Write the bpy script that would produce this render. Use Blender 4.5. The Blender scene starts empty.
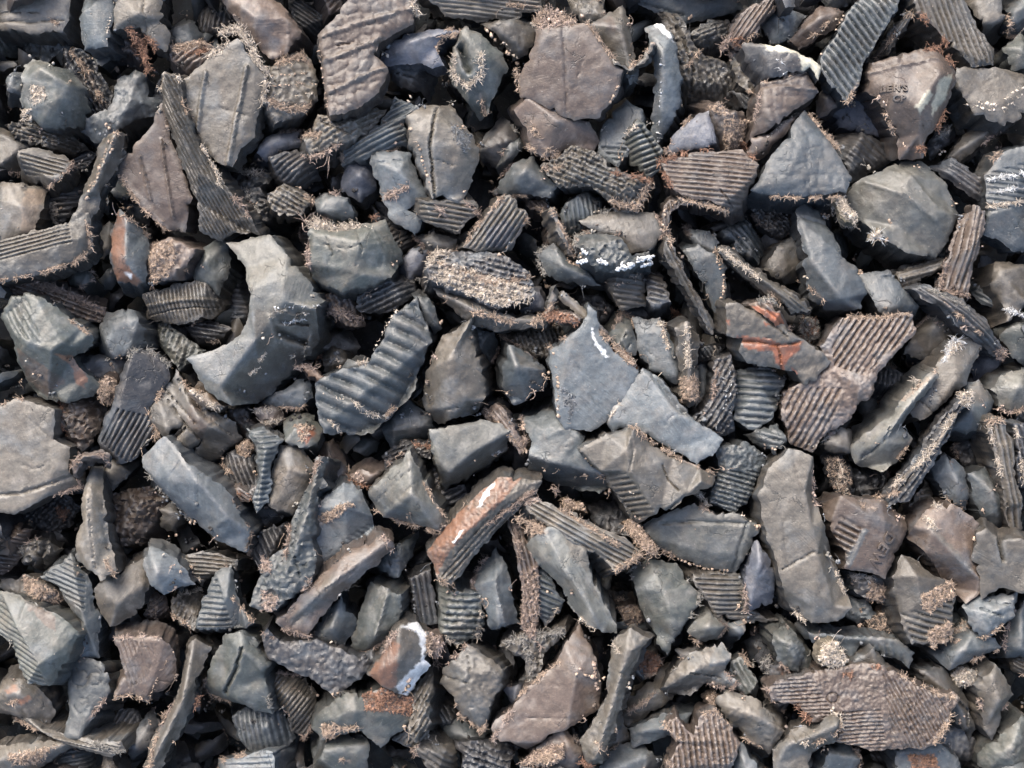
import bpy, math, random
import numpy as np
from mathutils import Vector
from mathutils.geometry import delaunay_2d_cdt

DATA = r"""
@ 0 0
t 5 B|-25,-25 215,-25 205,60 180,92 100,95 -25,82|wide brownish tread chip with straight grooves at the upper corner of the pile|G 3 2 -20,60 100,66 190,60;G 2 1.5 -20,35 120,38;F t 3 150,60 185,80;Z .1 .1
c 3 g|45,100 130,95 185,100 195,135 150,180 90,180 40,150|dark crumpled chip tucked under the grooved corner tread chip|N 1.2
c 3 o|-25,88 60,90 45,130 30,155 -25,165|small olive grey chip below the grooved corner tread chip|
k 6 o|60,195 90,178 150,185 205,210 240,250 248,320 225,365 180,385 120,375 75,340 62,300 75,250|rounded olive boulder-like rubber chunk with pale flecks on its side|R 80,240,2 130,210,6 210,260,7 225,330,2;Q c 12 90,260 140,260 145,300 105,320;Q c 10 60,330 95,330 90,360 60,360
c 5 G|25,215 55,205 70,230 60,280 30,275 18,250|small pale pebble-like chip touching the rounded olive chunk|
t 4 d|200,150 240,145 275,180 300,230 330,280 320,330 270,340 245,270 240,240 205,200|dark shredded tread strip with beaded tan threads beside the rounded olive chunk|N 2;T 60 7 2;F t 6 215,160 260,210 300,300;B y 6 1 280,230 320,310
t 6 g|240,-25 350,-25 330,80 320,140 245,140 235,60|upright grey block with a row of pale cord ends along one edge|B c 7 1.1 340,0 325,80 315,125;Z .15 0
k 6 B|350,-25 480,-25 485,60 500,100 490,150 455,120 420,80 335,85|brown folded chip with rusty fibre tufts hanging from its torn end|R 335,40,0 420,50,5 480,30,0;F r 7 385,85 420,130 437,210;F r 5 445,110 470,150;G 2 2 430,-10 440,90
c 4 p|335,90 390,88 415,130 430,200 395,150 330,132|dark brown underside scrap with rusty fibre below the folded brown chip|Q r 14 380,100 420,110 430,190 400,160
k 4 G|500,70 530,40 570,60 600,100 580,125 520,135|small smooth pale grey chip between two rusty frayed pieces|
c 5 p|505,140 600,115 640,140 620,170 560,220 520,190|brown chip with woolly tan fibre spread over its top|F t 8 520,150 610,130;F r 6 560,160 620,150
c 3 d|585,10 645,0 685,50 660,98 605,92|dark blue-black chip in the hollow beside the long brownish bar|
p 7 b|550,235 625,170 690,130 715,115 760,190 805,230 785,300 760,410 720,450 695,500 662,495 600,430 560,350 545,290|large leaf-shaped sidewall chip with raised ribs and a woolly cream fringe|U 4 3 618,215 603,300 592,390;U 5 4 742,205 715,330 685,490;F c 6 625,170 690,130;F c 8 660,95 715,85 755,140 765,180;F c 6 765,180 800,215 795,260 785,310;F t 4 545,320 570,350;D 1.2 9
s 8 b|485,250 500,220 545,240 550,300 575,360 600,430 640,510 690,580 750,650 775,705 700,695 640,722 590,690 580,600 545,500 510,400 485,320|long curved strip of parallel cords rising to a cream frayed tip|R 500,235,4 540,380,6 600,520,5 720,680,-6;T 63 5 1.4;F c 6 485,270 500,225 545,240;F c 3 600,430 650,520 655,560;F p 5 700,590 740,640;F t 4 550,310 570,350
t 6 p|340,495 400,440 440,400 490,310 510,400 545,500 575,590 545,692 500,690 440,640 380,570|triangular brown ribbed chip under the long curved cord strip|R 350,510,-2 440,605,-1 530,700,-3;U 3 2.5 420,470 450,600;U 3 2.5 485,420 515,650;F t 3 350,520 420,620 500,695;H 30
c 5 G|340,230 400,205 430,220 430,280 478,295 450,330 400,350 360,390 300,430 210,375 260,350 320,330 340,280|pale grey jagged chip with a beak-like point|
c 5 b|25,375 80,365 140,385 200,395 232,430 190,447 110,432 40,405|crumbly brown ledge of frayed rubber beneath the rounded olive chunk|N 2.2;T 15 6 2
c 5 b|-25,372 40,390 85,430 70,485 40,512 -25,495|plain brown chip cut by the picture edge beside a ribbed block|
t 6 B|48,520 60,455 100,440 180,460 212,490 190,530 140,557|small brown block with six parallel ribs on its face|T 14 6 2.2 60,455 205,480 190,530 60,525;Z -.1 .2
t 3 d|190,500 260,450 285,460 250,495 200,532|dark ridged sliver behind the small ribbed block|T -20 6 2
k 6 B|-25,545 60,548 120,558 117,610 100,692 40,712 -25,735|square-ended brown block with a dull tan end face|R 60,550,2 70,620,3 60,700,1;P t 70,560 120,560 100,690 65,700
k 4 d|125,570 160,545 225,570 235,610 190,660 135,675 120,610|small dark chunk with one cream fibre patch beside the square-ended block|Q c 16 140,600 170,610 165,670 135,660
s 7 b|320,400 375,395 370,460 325,540 300,590 295,630 260,665 220,655 240,600 280,500 290,440|upright torn strip studded with tan cord ends down its centre|B t 7 1.8 345,400 335,460 310,510 290,560 260,600;B t 8 1.6 330,430 300,520 275,570;F t 4 325,400 370,400;R 350,400,6 290,570,5
@ 0 200
s 7 B|-25,125 60,98 200,65 230,20 262,40 262,150 230,185 110,228 -25,250|broad ribbed cord strip with a tan frayed end at the picture edge|T -15 6 1.6 -25,125 200,65 220,130 -25,190;F t 6 255,75 260,150 220,180;F t 4 220,185 110,222 -20,245;R -25,150,0 100,150,2 250,110,0
k 6 g|330,100 350,28 380,55 425,85 442,130 440,200 428,252 390,258 345,240 332,170|upright chip with one bright rust-orange face|R 350,28,2 385,60,6 385,180,5 425,250,1;P r 330,100 350,28 380,58 383,180 425,250 390,258 345,240 332,170;P w 375,215 400,220 390,240
k 6 p|440,130 500,115 545,125 588,150 560,190 540,235 500,237 450,250 438,190|lumpy brown fibrous chip leaning on the rust-orange faced chip|Q t 45 440,130 520,120 530,160 500,235 450,245;N 1.5
c 4 o|180,205 220,190 260,210 280,230 250,257 200,245|small plain chip under the broad ribbed cord strip|
s 5 p|22,265 40,240 90,232 150,250 220,280 305,320 290,362 230,357 150,320 60,287|dark brown shredded band with twisted fibre along its top|F p 7 30,250 100,245 200,280 290,330;T 22 7 3;N 1.6
k 7 o|0,355 40,290 110,283 170,315 215,360 245,378 272,400 264,440 230,460 215,470 250,520 290,560 250,592 180,612 120,602 60,560 40,480 40,430|large angular rock-like chip with an orange stain and a fluted pale facet|R 5,355,-2 100,430,7 170,452,9 215,440,4;R 110,283,1 200,430,8;R 60,560,-8 130,590,-6 250,500,0;P r 175,462 215,470 250,530 240,565 215,550 205,500;P p 50,440 110,480 190,540 120,590 60,540;T 55 9 1.4 20,340 90,290 150,440 60,410;F t 4 215,365 260,400
k 5 G|263,465 290,370 310,335 380,322 415,360 432,430 390,457 330,470|smooth lavender-grey block between the rock-like chip and the curved ledge chip|
c 4 d|240,465 330,472 390,460 432,436 412,500 390,527 300,532 235,500|dark underside slab below the smooth lavender-grey block|
c 5 o|565,220 600,140 640,118 682,130 692,200 655,280 580,240|smooth dark grey chip between the cord strip end and the C-shaped piece|R 565,215,-3 620,180,4 692,190,-2
c 5 b|428,285 520,255 622,250 672,310 640,350 530,370 428,352|brown-grey ledge chip with layered edge inside the C-shaped piece|G 2 2 430,345 540,325 650,320;U 4 2 430,320 540,300 650,300
c 4 o|428,362 500,370 560,420 612,452 565,482 540,502 480,442 425,420|crumbled olive chip partly tucked under the C-shaped piece|N 1.5
c 4 d|540,378 620,360 692,388 650,422 590,422|thin dark layered sliver inside the hollow of the C-shaped piece|T 10 7 2
n 5 p|295,560 315,532 345,540 348,580 330,610 298,606|small knobbly ball of tan cord beside a frayed brown block|Q t 40
@ 0 360
t 6 d|290,240 330,150 400,-25 445,-30 500,15 500,60 440,160 470,220 400,295 370,312 345,302 300,272|long dark olive tread bar with lengthwise ribs at its lower end|T -62 7 2.2 290,240 350,140 460,170 470,230 380,310;R 400,-25,2 340,250,2
k 5 p|190,110 270,113 294,150 270,252 230,272 200,212 170,192 165,150|small upright brown block with rusty frayed flank|F r 6 185,125 175,190 195,225;N 1.8;G 2 2 230,120 220,220
p 7 B|-25,150 50,113 165,148 160,240 207,260 202,330 228,380 130,417 40,462 -25,455|broad pinkish sidewall plate with a stepped curved lower rim|U 4 -3 -25,405 60,400 140,375 222,345;R 150,240,0 165,330,1 222,380,-6;R -25,410,0 130,385,0;G 2 1.2 80,170 160,245;Z -.04 0
s 8 p|212,345 215,300 250,272 300,268 327,285 322,322 300,302 250,307 225,347|short arched piece of twisted pinkish cord standing on its ends|R 215,330,-2 260,290,6 322,300,0;T 0 6 2;F p 4 215,330 240,290 310,285;S p 4 8 320,310
c 8 B|243,332 280,320 292,370 312,450 328,540 352,632 310,662 260,622 222,592 220,550 243,450 238,380|flared fan-shaped chip with long grooves below the arched cord|G 2 2 262,340 275,480 290,620;G 2 2 300,430 318,560;R 262,330,4 272,470,5 295,640,0;F t 4 320,600 345,640
c 4 p|310,400 340,405 450,378 492,420 470,450 420,545 370,562 330,520|glossy dark brown folded chip right beside the flared fan-shaped chip|N 1.5;F r 5 320,410 330,500
c 4 b|300,340 340,298 402,310 420,300 380,352 330,392|small plain triangular chip under the ribbed dark olive bar|
k 6 B|430,175 470,100 490,68 512,75 520,25 575,112 640,160 702,190 712,240 660,282 610,312 572,292 600,242 560,277 512,242 550,190 490,228|split brown-grey block broken into separate square lobes|G 1.5 3 550,185 600,245;G 2.5 6 515,240 555,205;G 1.5 2.5 490,90 590,190;G 1.5 2.5 530,60 640,200;G 1.5 2 570,120 690,230;G 1.2 2 500,120 560,200;P p 570,120 650,170 600,240 560,190;F t 3 530,40 600,150;R 430,175,-2 500,200,3 560,260,2 610,310,-6;R 520,25,0 600,170,5 700,240,-2
k 8 H|422,285 490,226 560,290 680,390 752,520 732,587 640,550 590,512 540,480 470,390 420,322|long faceted light grey bar with one bluish bright facet|R 425,287,-3 470,360,3 590,512,-4;R 490,226,-2 560,305,6 610,370,7 690,470,5 752,520,-2;R 540,480,-6 620,520,0 700,480,3;G 2 1.2 505,360 545,305;Z .05 -.05
k 5 p|-25,560 50,490 87,510 70,562 40,612 5,645 -25,650|pinkish wedge chip at the picture edge under the broad sidewall plate|R -25,600,2 60,520,5
c 5 b|65,565 100,538 137,550 172,570 150,602 110,642 68,612|pair of rounded brown rubber lumps joined by a deep crease|G 5 5 135,550 110,630;N 1.5
c 3 d|60,450 130,420 200,400 230,440 200,500 150,550 90,500|dark broken chip with rusty flecks under the rim of the broad sidewall plate|Q r 8 160,440 210,450 190,490;N 2
k 4 b|480,450 520,430 550,480 520,520 478,500|small dark angular chip behind the faceted light grey bar|
@ 0 512
t 6 g|122,190 160,160 215,128 250,180 274,220 277,270 297,310 292,440 250,452 200,420 240,330 200,280 180,230|grey chip with wavy close ribs and a crumbling pale flank|T 20 7 1.6 125,190 215,135 260,200 260,300 200,260;F t 5 240,330 235,430;R 215,128,2 260,330,4 265,450,-2
c 6 b|-25,200 40,208 65,190 130,210 190,265 172,292 60,252 -25,228|brown chip topped with a lumpy row of cream cord ends|Q t 40 65,195 130,212 185,262 165,285 70,235;N 1
t 8 o|-25,245 0,243 60,253 180,310 237,352 215,422 150,527 80,517 30,402 -25,362|large chip with a slanting finely ribbed face and a smooth upper facet|T 24 7 1.6 -25,270 10,270 130,440 140,525 80,515 -25,360;R 0,250,0 60,340,6 130,450,6 145,522,-4;R 80,270,2 200,400,2;P p 60,255 170,310 170,360 90,290
k 6 b|285,235 340,188 420,148 447,190 425,292 390,322 330,347 300,312 285,270|squat brown-grey block with a straight crease between two facets|R 300,300,-2 360,270,5 432,220,2
k 7 H|420,165 445,103 510,125 545,170 580,222 530,232 490,252 440,217|bluish white bright wedge lying on the squat brown-grey block|R 440,110,2 480,180,7 575,220,-3;D 1 8
t 5 b|540,140 600,123 717,140 710,172 620,192 600,232 560,192|tan ribbed scrap with pale threads behind the saddle-shaped chip|T 4 6 2;F c 5 545,150 600,210
t 7 g|590,350 600,270 640,180 692,163 702,210 720,280 768,332 740,347 640,354|saddle-shaped grey chip with close ribs and a brown flared skirt|T 2 8 1.8 592,345 605,260 650,190 680,270 700,345;R 690,165,0 685,250,4 715,345,-4;F t 3 700,260 760,330
c 5 b|505,260 560,248 597,260 587,347 540,337 508,300|small crumpled chip with cream fibre under the bluish white wedge|F c 5 515,260 590,240;F t 4 515,310 575,340;N 1.5
c 4 p|425,320 450,248 490,258 507,300 460,345|dark brown fibrous lump beside the squat brown-grey block|Q t 18 430,260 480,260 460,330
p 7 p|338,380 432,368 490,375 522,420 532,442 520,512 480,542 440,577 400,552 340,560 370,480|pinkish chip with a toothed outline and a black corded side|R 500,380,2 480,450,2 440,550,2;F t 3 340,560 400,550 440,570;F k 3 345,380 430,370 490,375;T 70 7 1 350,380 480,390 450,500 370,540;B t 7 1 520,420 480,480 445,560
p 6 g|193,500 215,432 322,455 332,540 290,600 245,672 200,682 205,590|blue-grey chip embossed with rounded loop shapes|O 2 1.6 245,580 24;O 2 1.6 235,500 28;O 2 1.6 285,500 22;F k 3 325,550 270,620
c 6 b|-25,560 0,508 70,498 120,540 162,610 140,642 90,632 -25,600|brown-grey chip with patchy orange dust below the slanting ribbed face|P r 20,530 60,510 70,525 40,545;P r 50,560 90,545 100,560 70,575;F t 4 60,560 30,575;R -25,550,0 70,540,5 155,620,-3
s 7 B|5,645 40,612 200,678 370,688 388,717 330,738 220,712 120,672|slim bundle of tan twisted cords lying across the lower corner|T 12 5 1.6;F y 5 270,690 370,715;F t 4 20,635 120,665;S c 6 10 20,640
s 7 B|-25,712 100,690 222,688 200,722 150,752 80,782 -25,800|brown bar with tan crusted patches beneath the slim cord bundle|Q t 30 30,720 170,700 120,750 40,760;R -25,750,2 100,720,5 220,690,-2
c 4 d|283,630 340,598 412,600 422,652 380,692 300,682|dark chip in the hollow beneath the toothed pinkish chip|
c 5 g|163,742 210,713 268,730 272,795 168,795|small grey chip at the bottom edge next to the tan crusted bar|
c 5 d|420,640 450,600 470,640 440,720 390,740 385,690|small black chip between the hollow and the slender upright bone-like bar|
s 8 b|553,395 577,388 628,420 600,470 582,560 562,640 500,722 480,795 428,795 445,700 490,620 530,540 543,470|slender upright bone-like bar with tan cord ends along one edge|F t 4 500,600 465,700 455,780;F p 4 520,570 480,650;R 570,400,3 555,560,6 460,760,2;F r 3 590,560 575,620
@ 200 512
k 7 o|0,530 70,363 130,363 157,378 207,460 187,500 212,612 160,602 80,577 15,560|olive faceted chip split by a long dark slit|G 4 6 132,405 105,480 72,545;R 140,370,2 135,410,6 70,545,0;R 135,410,6 190,470,2;D 1 9
k 5 G|98,620 150,585 200,560 247,600 277,692 230,722 150,717 108,692|blocky grey chip under the olive slit chip|R 110,620,0 200,640,5 270,690,-4
t 6 G|35,765 140,730 217,713 232,795 35,795|pale chip with shallow ribs at the bottom edge of the pile|T -6 8 1.4
k 5 b|188,500 230,488 300,498 347,550 332,640 310,682 270,660 262,610 215,540|rounded brown-grey block leaning against the olive slit chip|R 190,500,0 260,540,6 340,560,0;R 260,540,6 285,670,-3
p 7 d|183,365 205,348 240,385 350,383 420,413 475,438 517,423 528,440 492,492 440,532 400,557 340,512 280,482 200,442|flat charcoal sheet with a rough leathery skin|N 1.3;D 1.6 7;F p 4 190,360 225,380
k 6 g|328,370 420,258 447,290 472,350 420,407 350,387|plain grey triangular chunk under the long brown bar|R 330,368,-2 400,340,5 470,345,-2
k 6 o|510,213 607,243 592,330 562,380 482,434 448,410 480,300|dark olive prism with one light polished edge|R 562,235,2 530,370,6 480,430,0;U 4 2 565,245 528,365
s 8 p|225,330 310,238 430,128 530,73 560,80 582,95 580,112 480,202 400,272 340,352 315,382 240,352|long brown bar with pinkish fibre at both torn ends|R 250,340,-2 400,210,7 560,90,0;G 2 1.5 270,350 380,230 480,160;F k 6 545,75 580,110;F p 5 250,350 320,380;P B 260,330 400,180 420,200 300,345
k 8 o|328,640 400,560 460,533 500,550 560,528 640,570 662,600 640,642 570,692 540,717 480,662 430,672 360,692 333,670|rounded olive chip carrying a thick crust of rusty fibre|Q r 120 485,550 560,528 640,570 630,620 560,600 500,590;Q t 30 365,640 410,630 400,690 365,680;F t 5 400,650 470,645;R 340,640,-2 470,590,4 650,600,-2
k 7 o|325,795 380,700 420,670 490,685 510,700 500,795|smooth olive chip at the bottom edge under the rusty crusted one|F t 3 420,740 450,750
t 6 b|575,690 640,640 660,560 690,570 682,692 640,720|narrow ribbed side piece next to the rusty fibre crust|T -50 7 2
k 8 b|500,490 560,400 600,338 650,333 682,370 692,470 620,562 560,530|brown angular chip with a bold white painted band|P r 500,490 585,360 600,400 590,530 560,530;P w 600,340 650,333 684,372 674,432 694,470 612,564 580,532 662,444 660,405 660,382 640,356;R 600,340,2 595,440,5 600,545,-2
c 7 b|625,560 692,472 700,500 690,640 650,690 615,650 640,600|torn brown edge piece below the white painted band|T -60 7 2;N 1.5;F k 6 690,360 725,410 700,480
n 6 p|675,360 720,375 730,410 715,440 690,430|tangle of pinkish cord beside the white painted band|Q k 40;S k 8 12 710,400
@ 200 360
k 6 b|240,255 280,253 347,320 332,370 275,472 203,425 213,340|upright brown-grey block leaning beside the tapered ribbed strip|R 255,255,0 270,330,4 235,440,0;R 280,253,0 320,340,3
t 7 g|128,205 180,198 247,240 225,290 212,340 202,430 165,467 158,430 175,340 165,265|tapered grey strip with cross ribs curling to a point|T -5 8 2.2;R 140,205,0 200,270,5 170,460,0
k 6 o|238,190 270,163 330,168 362,215 345,250 310,267 260,240|lumpy olive and rust stone-like chip below the crescent ribbed chip|Q t 14 280,190 340,200 310,250;P o 290,210 350,205 320,260
c 5 G|165,130 270,78 320,48 332,110 300,142 210,137|smooth bluish sliver between the C-shaped piece and the crescent ribbed chip|
c 5 p|158,148 230,138 252,180 200,212|small brown chip with curled cream threads beneath the bluish sliver|F c 6 160,155 230,150;F c 5 180,190 240,180
k 4 p|345,255 400,243 430,290 447,350 400,392 370,340|dark brown leaning block behind the crusty spike|R 385,245,4 400,390,2
c 5 p|443,350 480,330 542,340 520,372 470,392|small fibrous brown lump beside the triangular pyramid chip|Q k 24 445,350 480,335 500,370;F r 5 450,360 500,380
k 8 O|498,400 560,340 630,273 662,310 672,360 722,450 757,517 720,527 600,492 540,480 503,430|pale pyramid-shaped chip with two thin parallel grooves|R 630,273,2 640,400,9 755,517,-4;R 640,400,9 600,490,-7;R 505,425,-4 560,460,0 600,490,-7;G 2 1.3 525,425 635,325;G 2 1.3 555,452 655,358;F t 3 520,455 590,490 720,520;F t 3 670,370 750,500
s 5 d|548,290 610,238 690,248 692,290 640,292 600,312 555,337|dark frayed cord clump with reddish threads above the pyramid-shaped chip|F r 6 640,255 690,260;T -20 6 2;N 2;F k 5 560,310 610,280
t 8 g|345,290 380,290 370,350 387,375 352,400 347,500 342,560 360,600 335,662 270,722 200,757 148,735 170,670 200,600 250,560 270,480 320,370|crusty cracked grey spike with pinkish white tufts|N 1.8;R 360,290,3 320,480,6 260,650,4;G 2 2.5 300,420 280,560 300,640;G 2 2 240,600 330,620;F p 4 270,500 260,590;Q k 16 180,590 220,610 210,640 180,630;Q k 20 190,690 240,710 220,755 185,750;F k 4 310,690 335,655;F p 3 355,300 330,370
t 6 G|345,440 430,373 482,390 512,470 522,520 440,562 370,617 340,560|grey rounded block with a dotted tan band around it|Q t 34 350,470 440,425 470,430 360,500;P t 350,475 450,420 470,435 360,500;R 350,445,0 440,440,5 520,500,-4;T 30 8 1.2 440,530 520,480 520,530 380,610
c 5 d|45,300 90,275 150,290 172,370 120,402 78,380|dark corded chip behind the tapered ribbed strip|T 70 7 2.5;F t 4 50,310 100,340
s 6 p|100,382 145,402 172,375 175,395 150,425 115,425|short curve of brown rope under the dark corded chip|T 40 5 2;F r 4 105,400 150,410
c 4 p|70,150 130,150 170,210 150,250 110,220|narrow brown chip in the gap beside the split block|
n 5 t|115,255 145,240 158,265 140,290 118,280|little round knot of tan cord next to the tapered ribbed strip|Q t 26
c 5 g|530,620 590,558 650,525 632,592 590,655|dark grey chip at the far end of the long brown bar|
k 5 d|140,590 180,520 250,490 270,520 240,560 180,610|dark chip emerging behind the crusty cracked spike|T 60 8 2
c 4 d|130,440 200,430 260,470 200,500 140,500|flat dark chip below the tip of the tapered ribbed strip|
@ 200 0
p 9 p|350,100 400,50 440,0 460,-25 640,-25 650,40 635,75 540,125 525,160 567,210 540,280 470,330 430,347 390,352 375,270 360,180|large pebbled sidewall plate with raised bars and a zigzag edge|V 36 1.2;U 5 2.5 365,108 480,70 645,20;U 5 2.5 372,185 460,150 540,115;U 5 2.5 385,280 480,235 560,200;B t 7 1.2 355,150 370,240 385,330;F c 5 630,0 655,40;G 2.5 2.5 410,135 460,125
t 6 b|198,270 215,200 260,158 300,143 342,200 352,290 310,342 230,372 188,310|frayed brown chip with rows of bead-like cord ends|B t 6 1.2 210,230 260,225 330,210;B t 6 1.2 205,260 260,258 340,245;B c 6 1.2 215,290 265,290 340,275;F t 8 230,190 300,160 330,190;F t 7 200,300 260,330 320,320;N 1.5
k 6 p|40,-25 190,-25 250,20 302,90 265,152 215,177 170,142 110,62|long brownish bar with a rounded blunt end near the fringed leaf-shaped plate|R 60,-25,2 170,60,6 240,160,-3;R 190,-25,0 260,60,2
c 4 d|248,-25 330,10 377,60 340,102 290,72|dark corded scrap between the blunt brownish bar and the pebbled plate|T 35 6 2
k 5 p|362,-25 432,-25 422,22 390,42|small rusty brown chip at the top edge beside the pebbled plate|
c 7 b|298,395 330,410 345,330 400,355 470,335 520,308 557,320 500,392 430,432 330,455|layered brown chip with loose strands under the pebbled plate|N 1.3;F t 5 310,400 360,400;F k 4 270,460 340,465 430,430;S k 9 22 380,460;G 2 2 350,360 450,400;T -30 8 1.6
c 6 g|430,445 540,360 588,290 652,320 612,370 622,432 560,452 420,492|dark curled chip with a toothed lower edge below the layered brown chip|T -25 7 2;R 440,445,0 560,390,5 640,330,0
c 6 d|217,480 260,448 340,458 352,520 300,562 240,542|dark swirled chip with a dangling tan thread|T -40 7 2;S k 3 24 370,480
c 5 L|170,460 200,408 292,388 302,430 240,452 215,492|smooth lavender chip in the shadow beside the fringed leaf-shaped plate|
k 5 L|423,570 440,488 502,478 532,560 480,602|small smooth grey block between the swirled chip and the worn blue-grey chip|R 440,490,0 480,530,5 530,560,0
k 6 G|508,470 560,453 622,460 662,540 690,600 622,625 667,660 640,700 570,652 538,570|worn blue-grey block with a tuft of pinkish fibre on its flank|R 510,480,0 600,520,5 680,590,0;F k 8 560,590 620,565;G 2 1.5 520,490 620,480
c 6 g|338,600 370,578 440,588 458,650 400,665 350,642|small grey chip standing behind the cracked barrel-shaped chip|
t 6 b|203,580 250,548 300,558 335,600 300,642 250,652 213,620|crumbly ridged brown scrap beside the cracked barrel-shaped chip|T 30 7 2.5;N 1.5;F t 6 310,580 340,610
c 5 d|68,530 130,463 192,468 202,510 180,570 212,642 190,662 110,600|dark tangle of shredded rubber with glinting cream wires|N 3;F c 6 100,500 180,520;F y 6 130,560 180,640;F c 3 150,480 195,470
c 4 d|340,640 400,660 440,720 330,760 290,700|dark chip under the barrel-shaped chip and the frayed pink strand|
c 3 d|520,620 590,690 680,700 640,760 540,740|dark chip in the hollow to one side of the barrel-shaped chip|
@ 400 0
p 9 p|350,230 400,130 405,80 480,78 560,68 640,180 672,210 650,290 600,352 520,357 440,322 358,280|large flat pinkish pentagon plate with a faint seam down its middle|U 3 -1.6 487,85 495,200 502,352;F t 7 408,70 425,40 470,35 520,72;Q k 60 405,45 440,12 490,40 530,72 480,84 415,88;F t 4 520,72 560,70 590,110 640,180;B t 8 2 665,220 650,270 620,320;F t 4 350,200 360,260;D .8 8
s 9 b|560,66 580,80 610,150 650,190 682,208 720,180 752,128 768,135 735,190 690,218 640,200 595,160|loose twisted cord running off the rim of the pentagon plate|R 570,75,2 650,197,4 690,212,3 760,132,0;T 45 5 1.2;F t 3 690,205 740,150;F p 4 745,125 765,135
c 7 b|240,60 330,58 412,80 402,130 380,162 340,172 300,110|grey-brown chip with a beaded cord edge showing behind the pentagon plate|B t 7 2 250,75 300,130 355,185;B c 7 1.4 300,110 350,165
k 7 b|560,70 640,30 672,8 692,60 697,140 722,240 690,252 650,170 610,130|pointed brown chip with a studded edge behind the pentagon plate|B t 7 1.4 690,50 697,100 690,165;R 672,8,0 660,90,4 700,245,0;P p 580,70 640,40 650,100
k 5 B|468,-25 612,-25 612,42 560,67 500,42|blunt brown chip at the top edge above the pentagon plate|
k 7 o|148,190 180,98 205,85 240,98 302,150 322,200 290,270 262,330 235,342 200,300 148,240|hollow ring-shaped chip with a dark slot and cream rim|G 8 12 185,145 205,210;F c 6 165,145 160,220 205,260 245,225 245,170;R 180,98,0 250,180,5 240,335,-6;F t 4 240,280 255,330
p 7 L|-62,172 -30,120 10,103 90,85 185,92 190,100 130,110 108,140 137,195 100,202 60,185 -62,192|smooth lavender cap-shaped chip with a hooked tail|R -60,180,-4 40,130,5 180,95,0
c 5 d|-32,197 60,190 112,212 80,282 -10,252|dark cracked wall of rubber beneath the lavender cap-shaped chip|G 2 2 -10,220 80,240
t 6 B|90,10 140,-25 420,-25 427,20 330,50 240,57 140,52|brown ribbed strip along the top edge beside the pentagon plate|T 4 6 1.8;F t 4 320,10 420,10
k 8 B|22,345 70,308 150,298 198,370 242,440 235,482 205,580 170,602 130,590 100,602 58,500 28,430|cracked pinkish block split lengthwise, pitted along one edge|G 3 5 108,320 92,440 105,600;R 70,308,0 100,440,5 105,600,0;R 108,320,4 165,310,2;Q g 10 150,370 220,400 200,470 160,420;B t 9 1.6 30,380 60,450 90,560;G 1.5 1.5 110,480 165,500;R 150,298,1 190,440,4 200,580,-6
t 7 b|48,642 60,600 130,600 232,600 237,640 190,662 180,702 80,667|layered ribbed chip with pinkish fibre under the cracked pinkish block|T 8 7 2.4;F k 6 110,620 140,655;F p 5 200,610 235,640
k 6 g|278,568 340,490 400,463 420,500 467,560 450,587 380,582 310,584|small angular grey block beneath a frayed brown chip|R 280,565,-2 370,520,5 460,560,-3
p 7 p|343,330 380,293 480,330 570,360 602,420 580,452 500,442 440,472 390,452 378,390|smooth domed tan chip tucked under the pentagon plate|R 345,330,-3 470,370,6 600,420,-3;F t 6 400,390 430,440 500,480;F t 5 385,440 440,470
s 8 b|418,490 520,430 580,443 640,500 752,540 720,622 640,612 560,562 480,562|torn brown chip with layered cord and a rusty frayed end|N 2;T 25 7 2;F r 6 640,520 700,530 750,545;F t 8 745,550 710,620 640,605;F t 5 430,500 480,500
t 6 g|588,460 610,370 680,298 732,340 720,422 650,497|blue-grey chip with ribs along its lower half under the pentagon plate|T 6 8 2 588,430 700,430 650,497;R 590,440,0 720,410,0
k 5 d|230,450 300,330 350,400 345,470 300,500 250,480|dark smooth chip in the gap beside the cracked pinkish block|
k 5 g|290,490 300,520 370,440 360,410 330,430|sliver of grey rubber standing in the gap near the domed tan chip|
c 5 p|370,590 420,600 465,640 470,690 440,740 450,650 390,620|brown torn rope-like scrap above the smooth grey arched chip|F t 4 390,600 450,650;T 50 6 2
s 7 B|450,630 465,625 495,690 540,750 530,775 510,765 480,710|thin straight piece of twisted cord leaning in a gap|T 60 5 1.4;F t 3 455,630 525,765
t 6 g|480,640 500,610 560,580 610,600 600,640 540,690 500,710|dark grey chip with fine vertical ribs behind the thin twisted cord|T 80 7 2
@ 600 0
p 4 g|60,-25 400,-25 430,20 330,50 240,70 130,20|long grey chip running along the top edge behind other pieces|G 3 2 100,5 250,45
k 7 G|138,75 180,53 220,100 237,180 242,320 200,400 180,432 158,400 165,200|upright knife-shaped chip with white tip and beaded spine|B w 6 1 182,160 182,250 178,420;P w 165,65 187,53 222,130 205,115;R 150,80,-2 183,170,5 180,430,-2
k 5 b|178,25 230,40 272,120 310,170 372,170 402,230 412,330 330,342 260,342 248,260 240,130|long rough dark brown slab beside the white-tipped knife-shaped chip|N 1.8;G 3 3 230,80 280,200 275,300;F t 4 260,200 300,150;T 70 9 1.8
c 5 b|268,95 330,48 392,55 397,95 330,132 290,132|small crumbly brown chip above the rough dark brown slab|N 1.8;T -20 7 2
s 6 p|383,125 400,70 450,20 520,-15 525,30 470,90 430,142|fibrous pink-brown stick rising from a knot of rusty thread|T -55 6 1.8;F k 6 395,100 370,140;Q r 14 390,110 430,110 420,140;F t 4 470,90 430,130
k 5 G|488,70 545,-5 582,30 612,45 580,112 520,122|pale blue-grey angular chunk near the top edge|R 490,70,0 550,50,6 600,60,0
k 3 g|650,-25 760,-25 740,15 690,25|sliver of light grey chip at the very top edge above a beaded chip|
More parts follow.
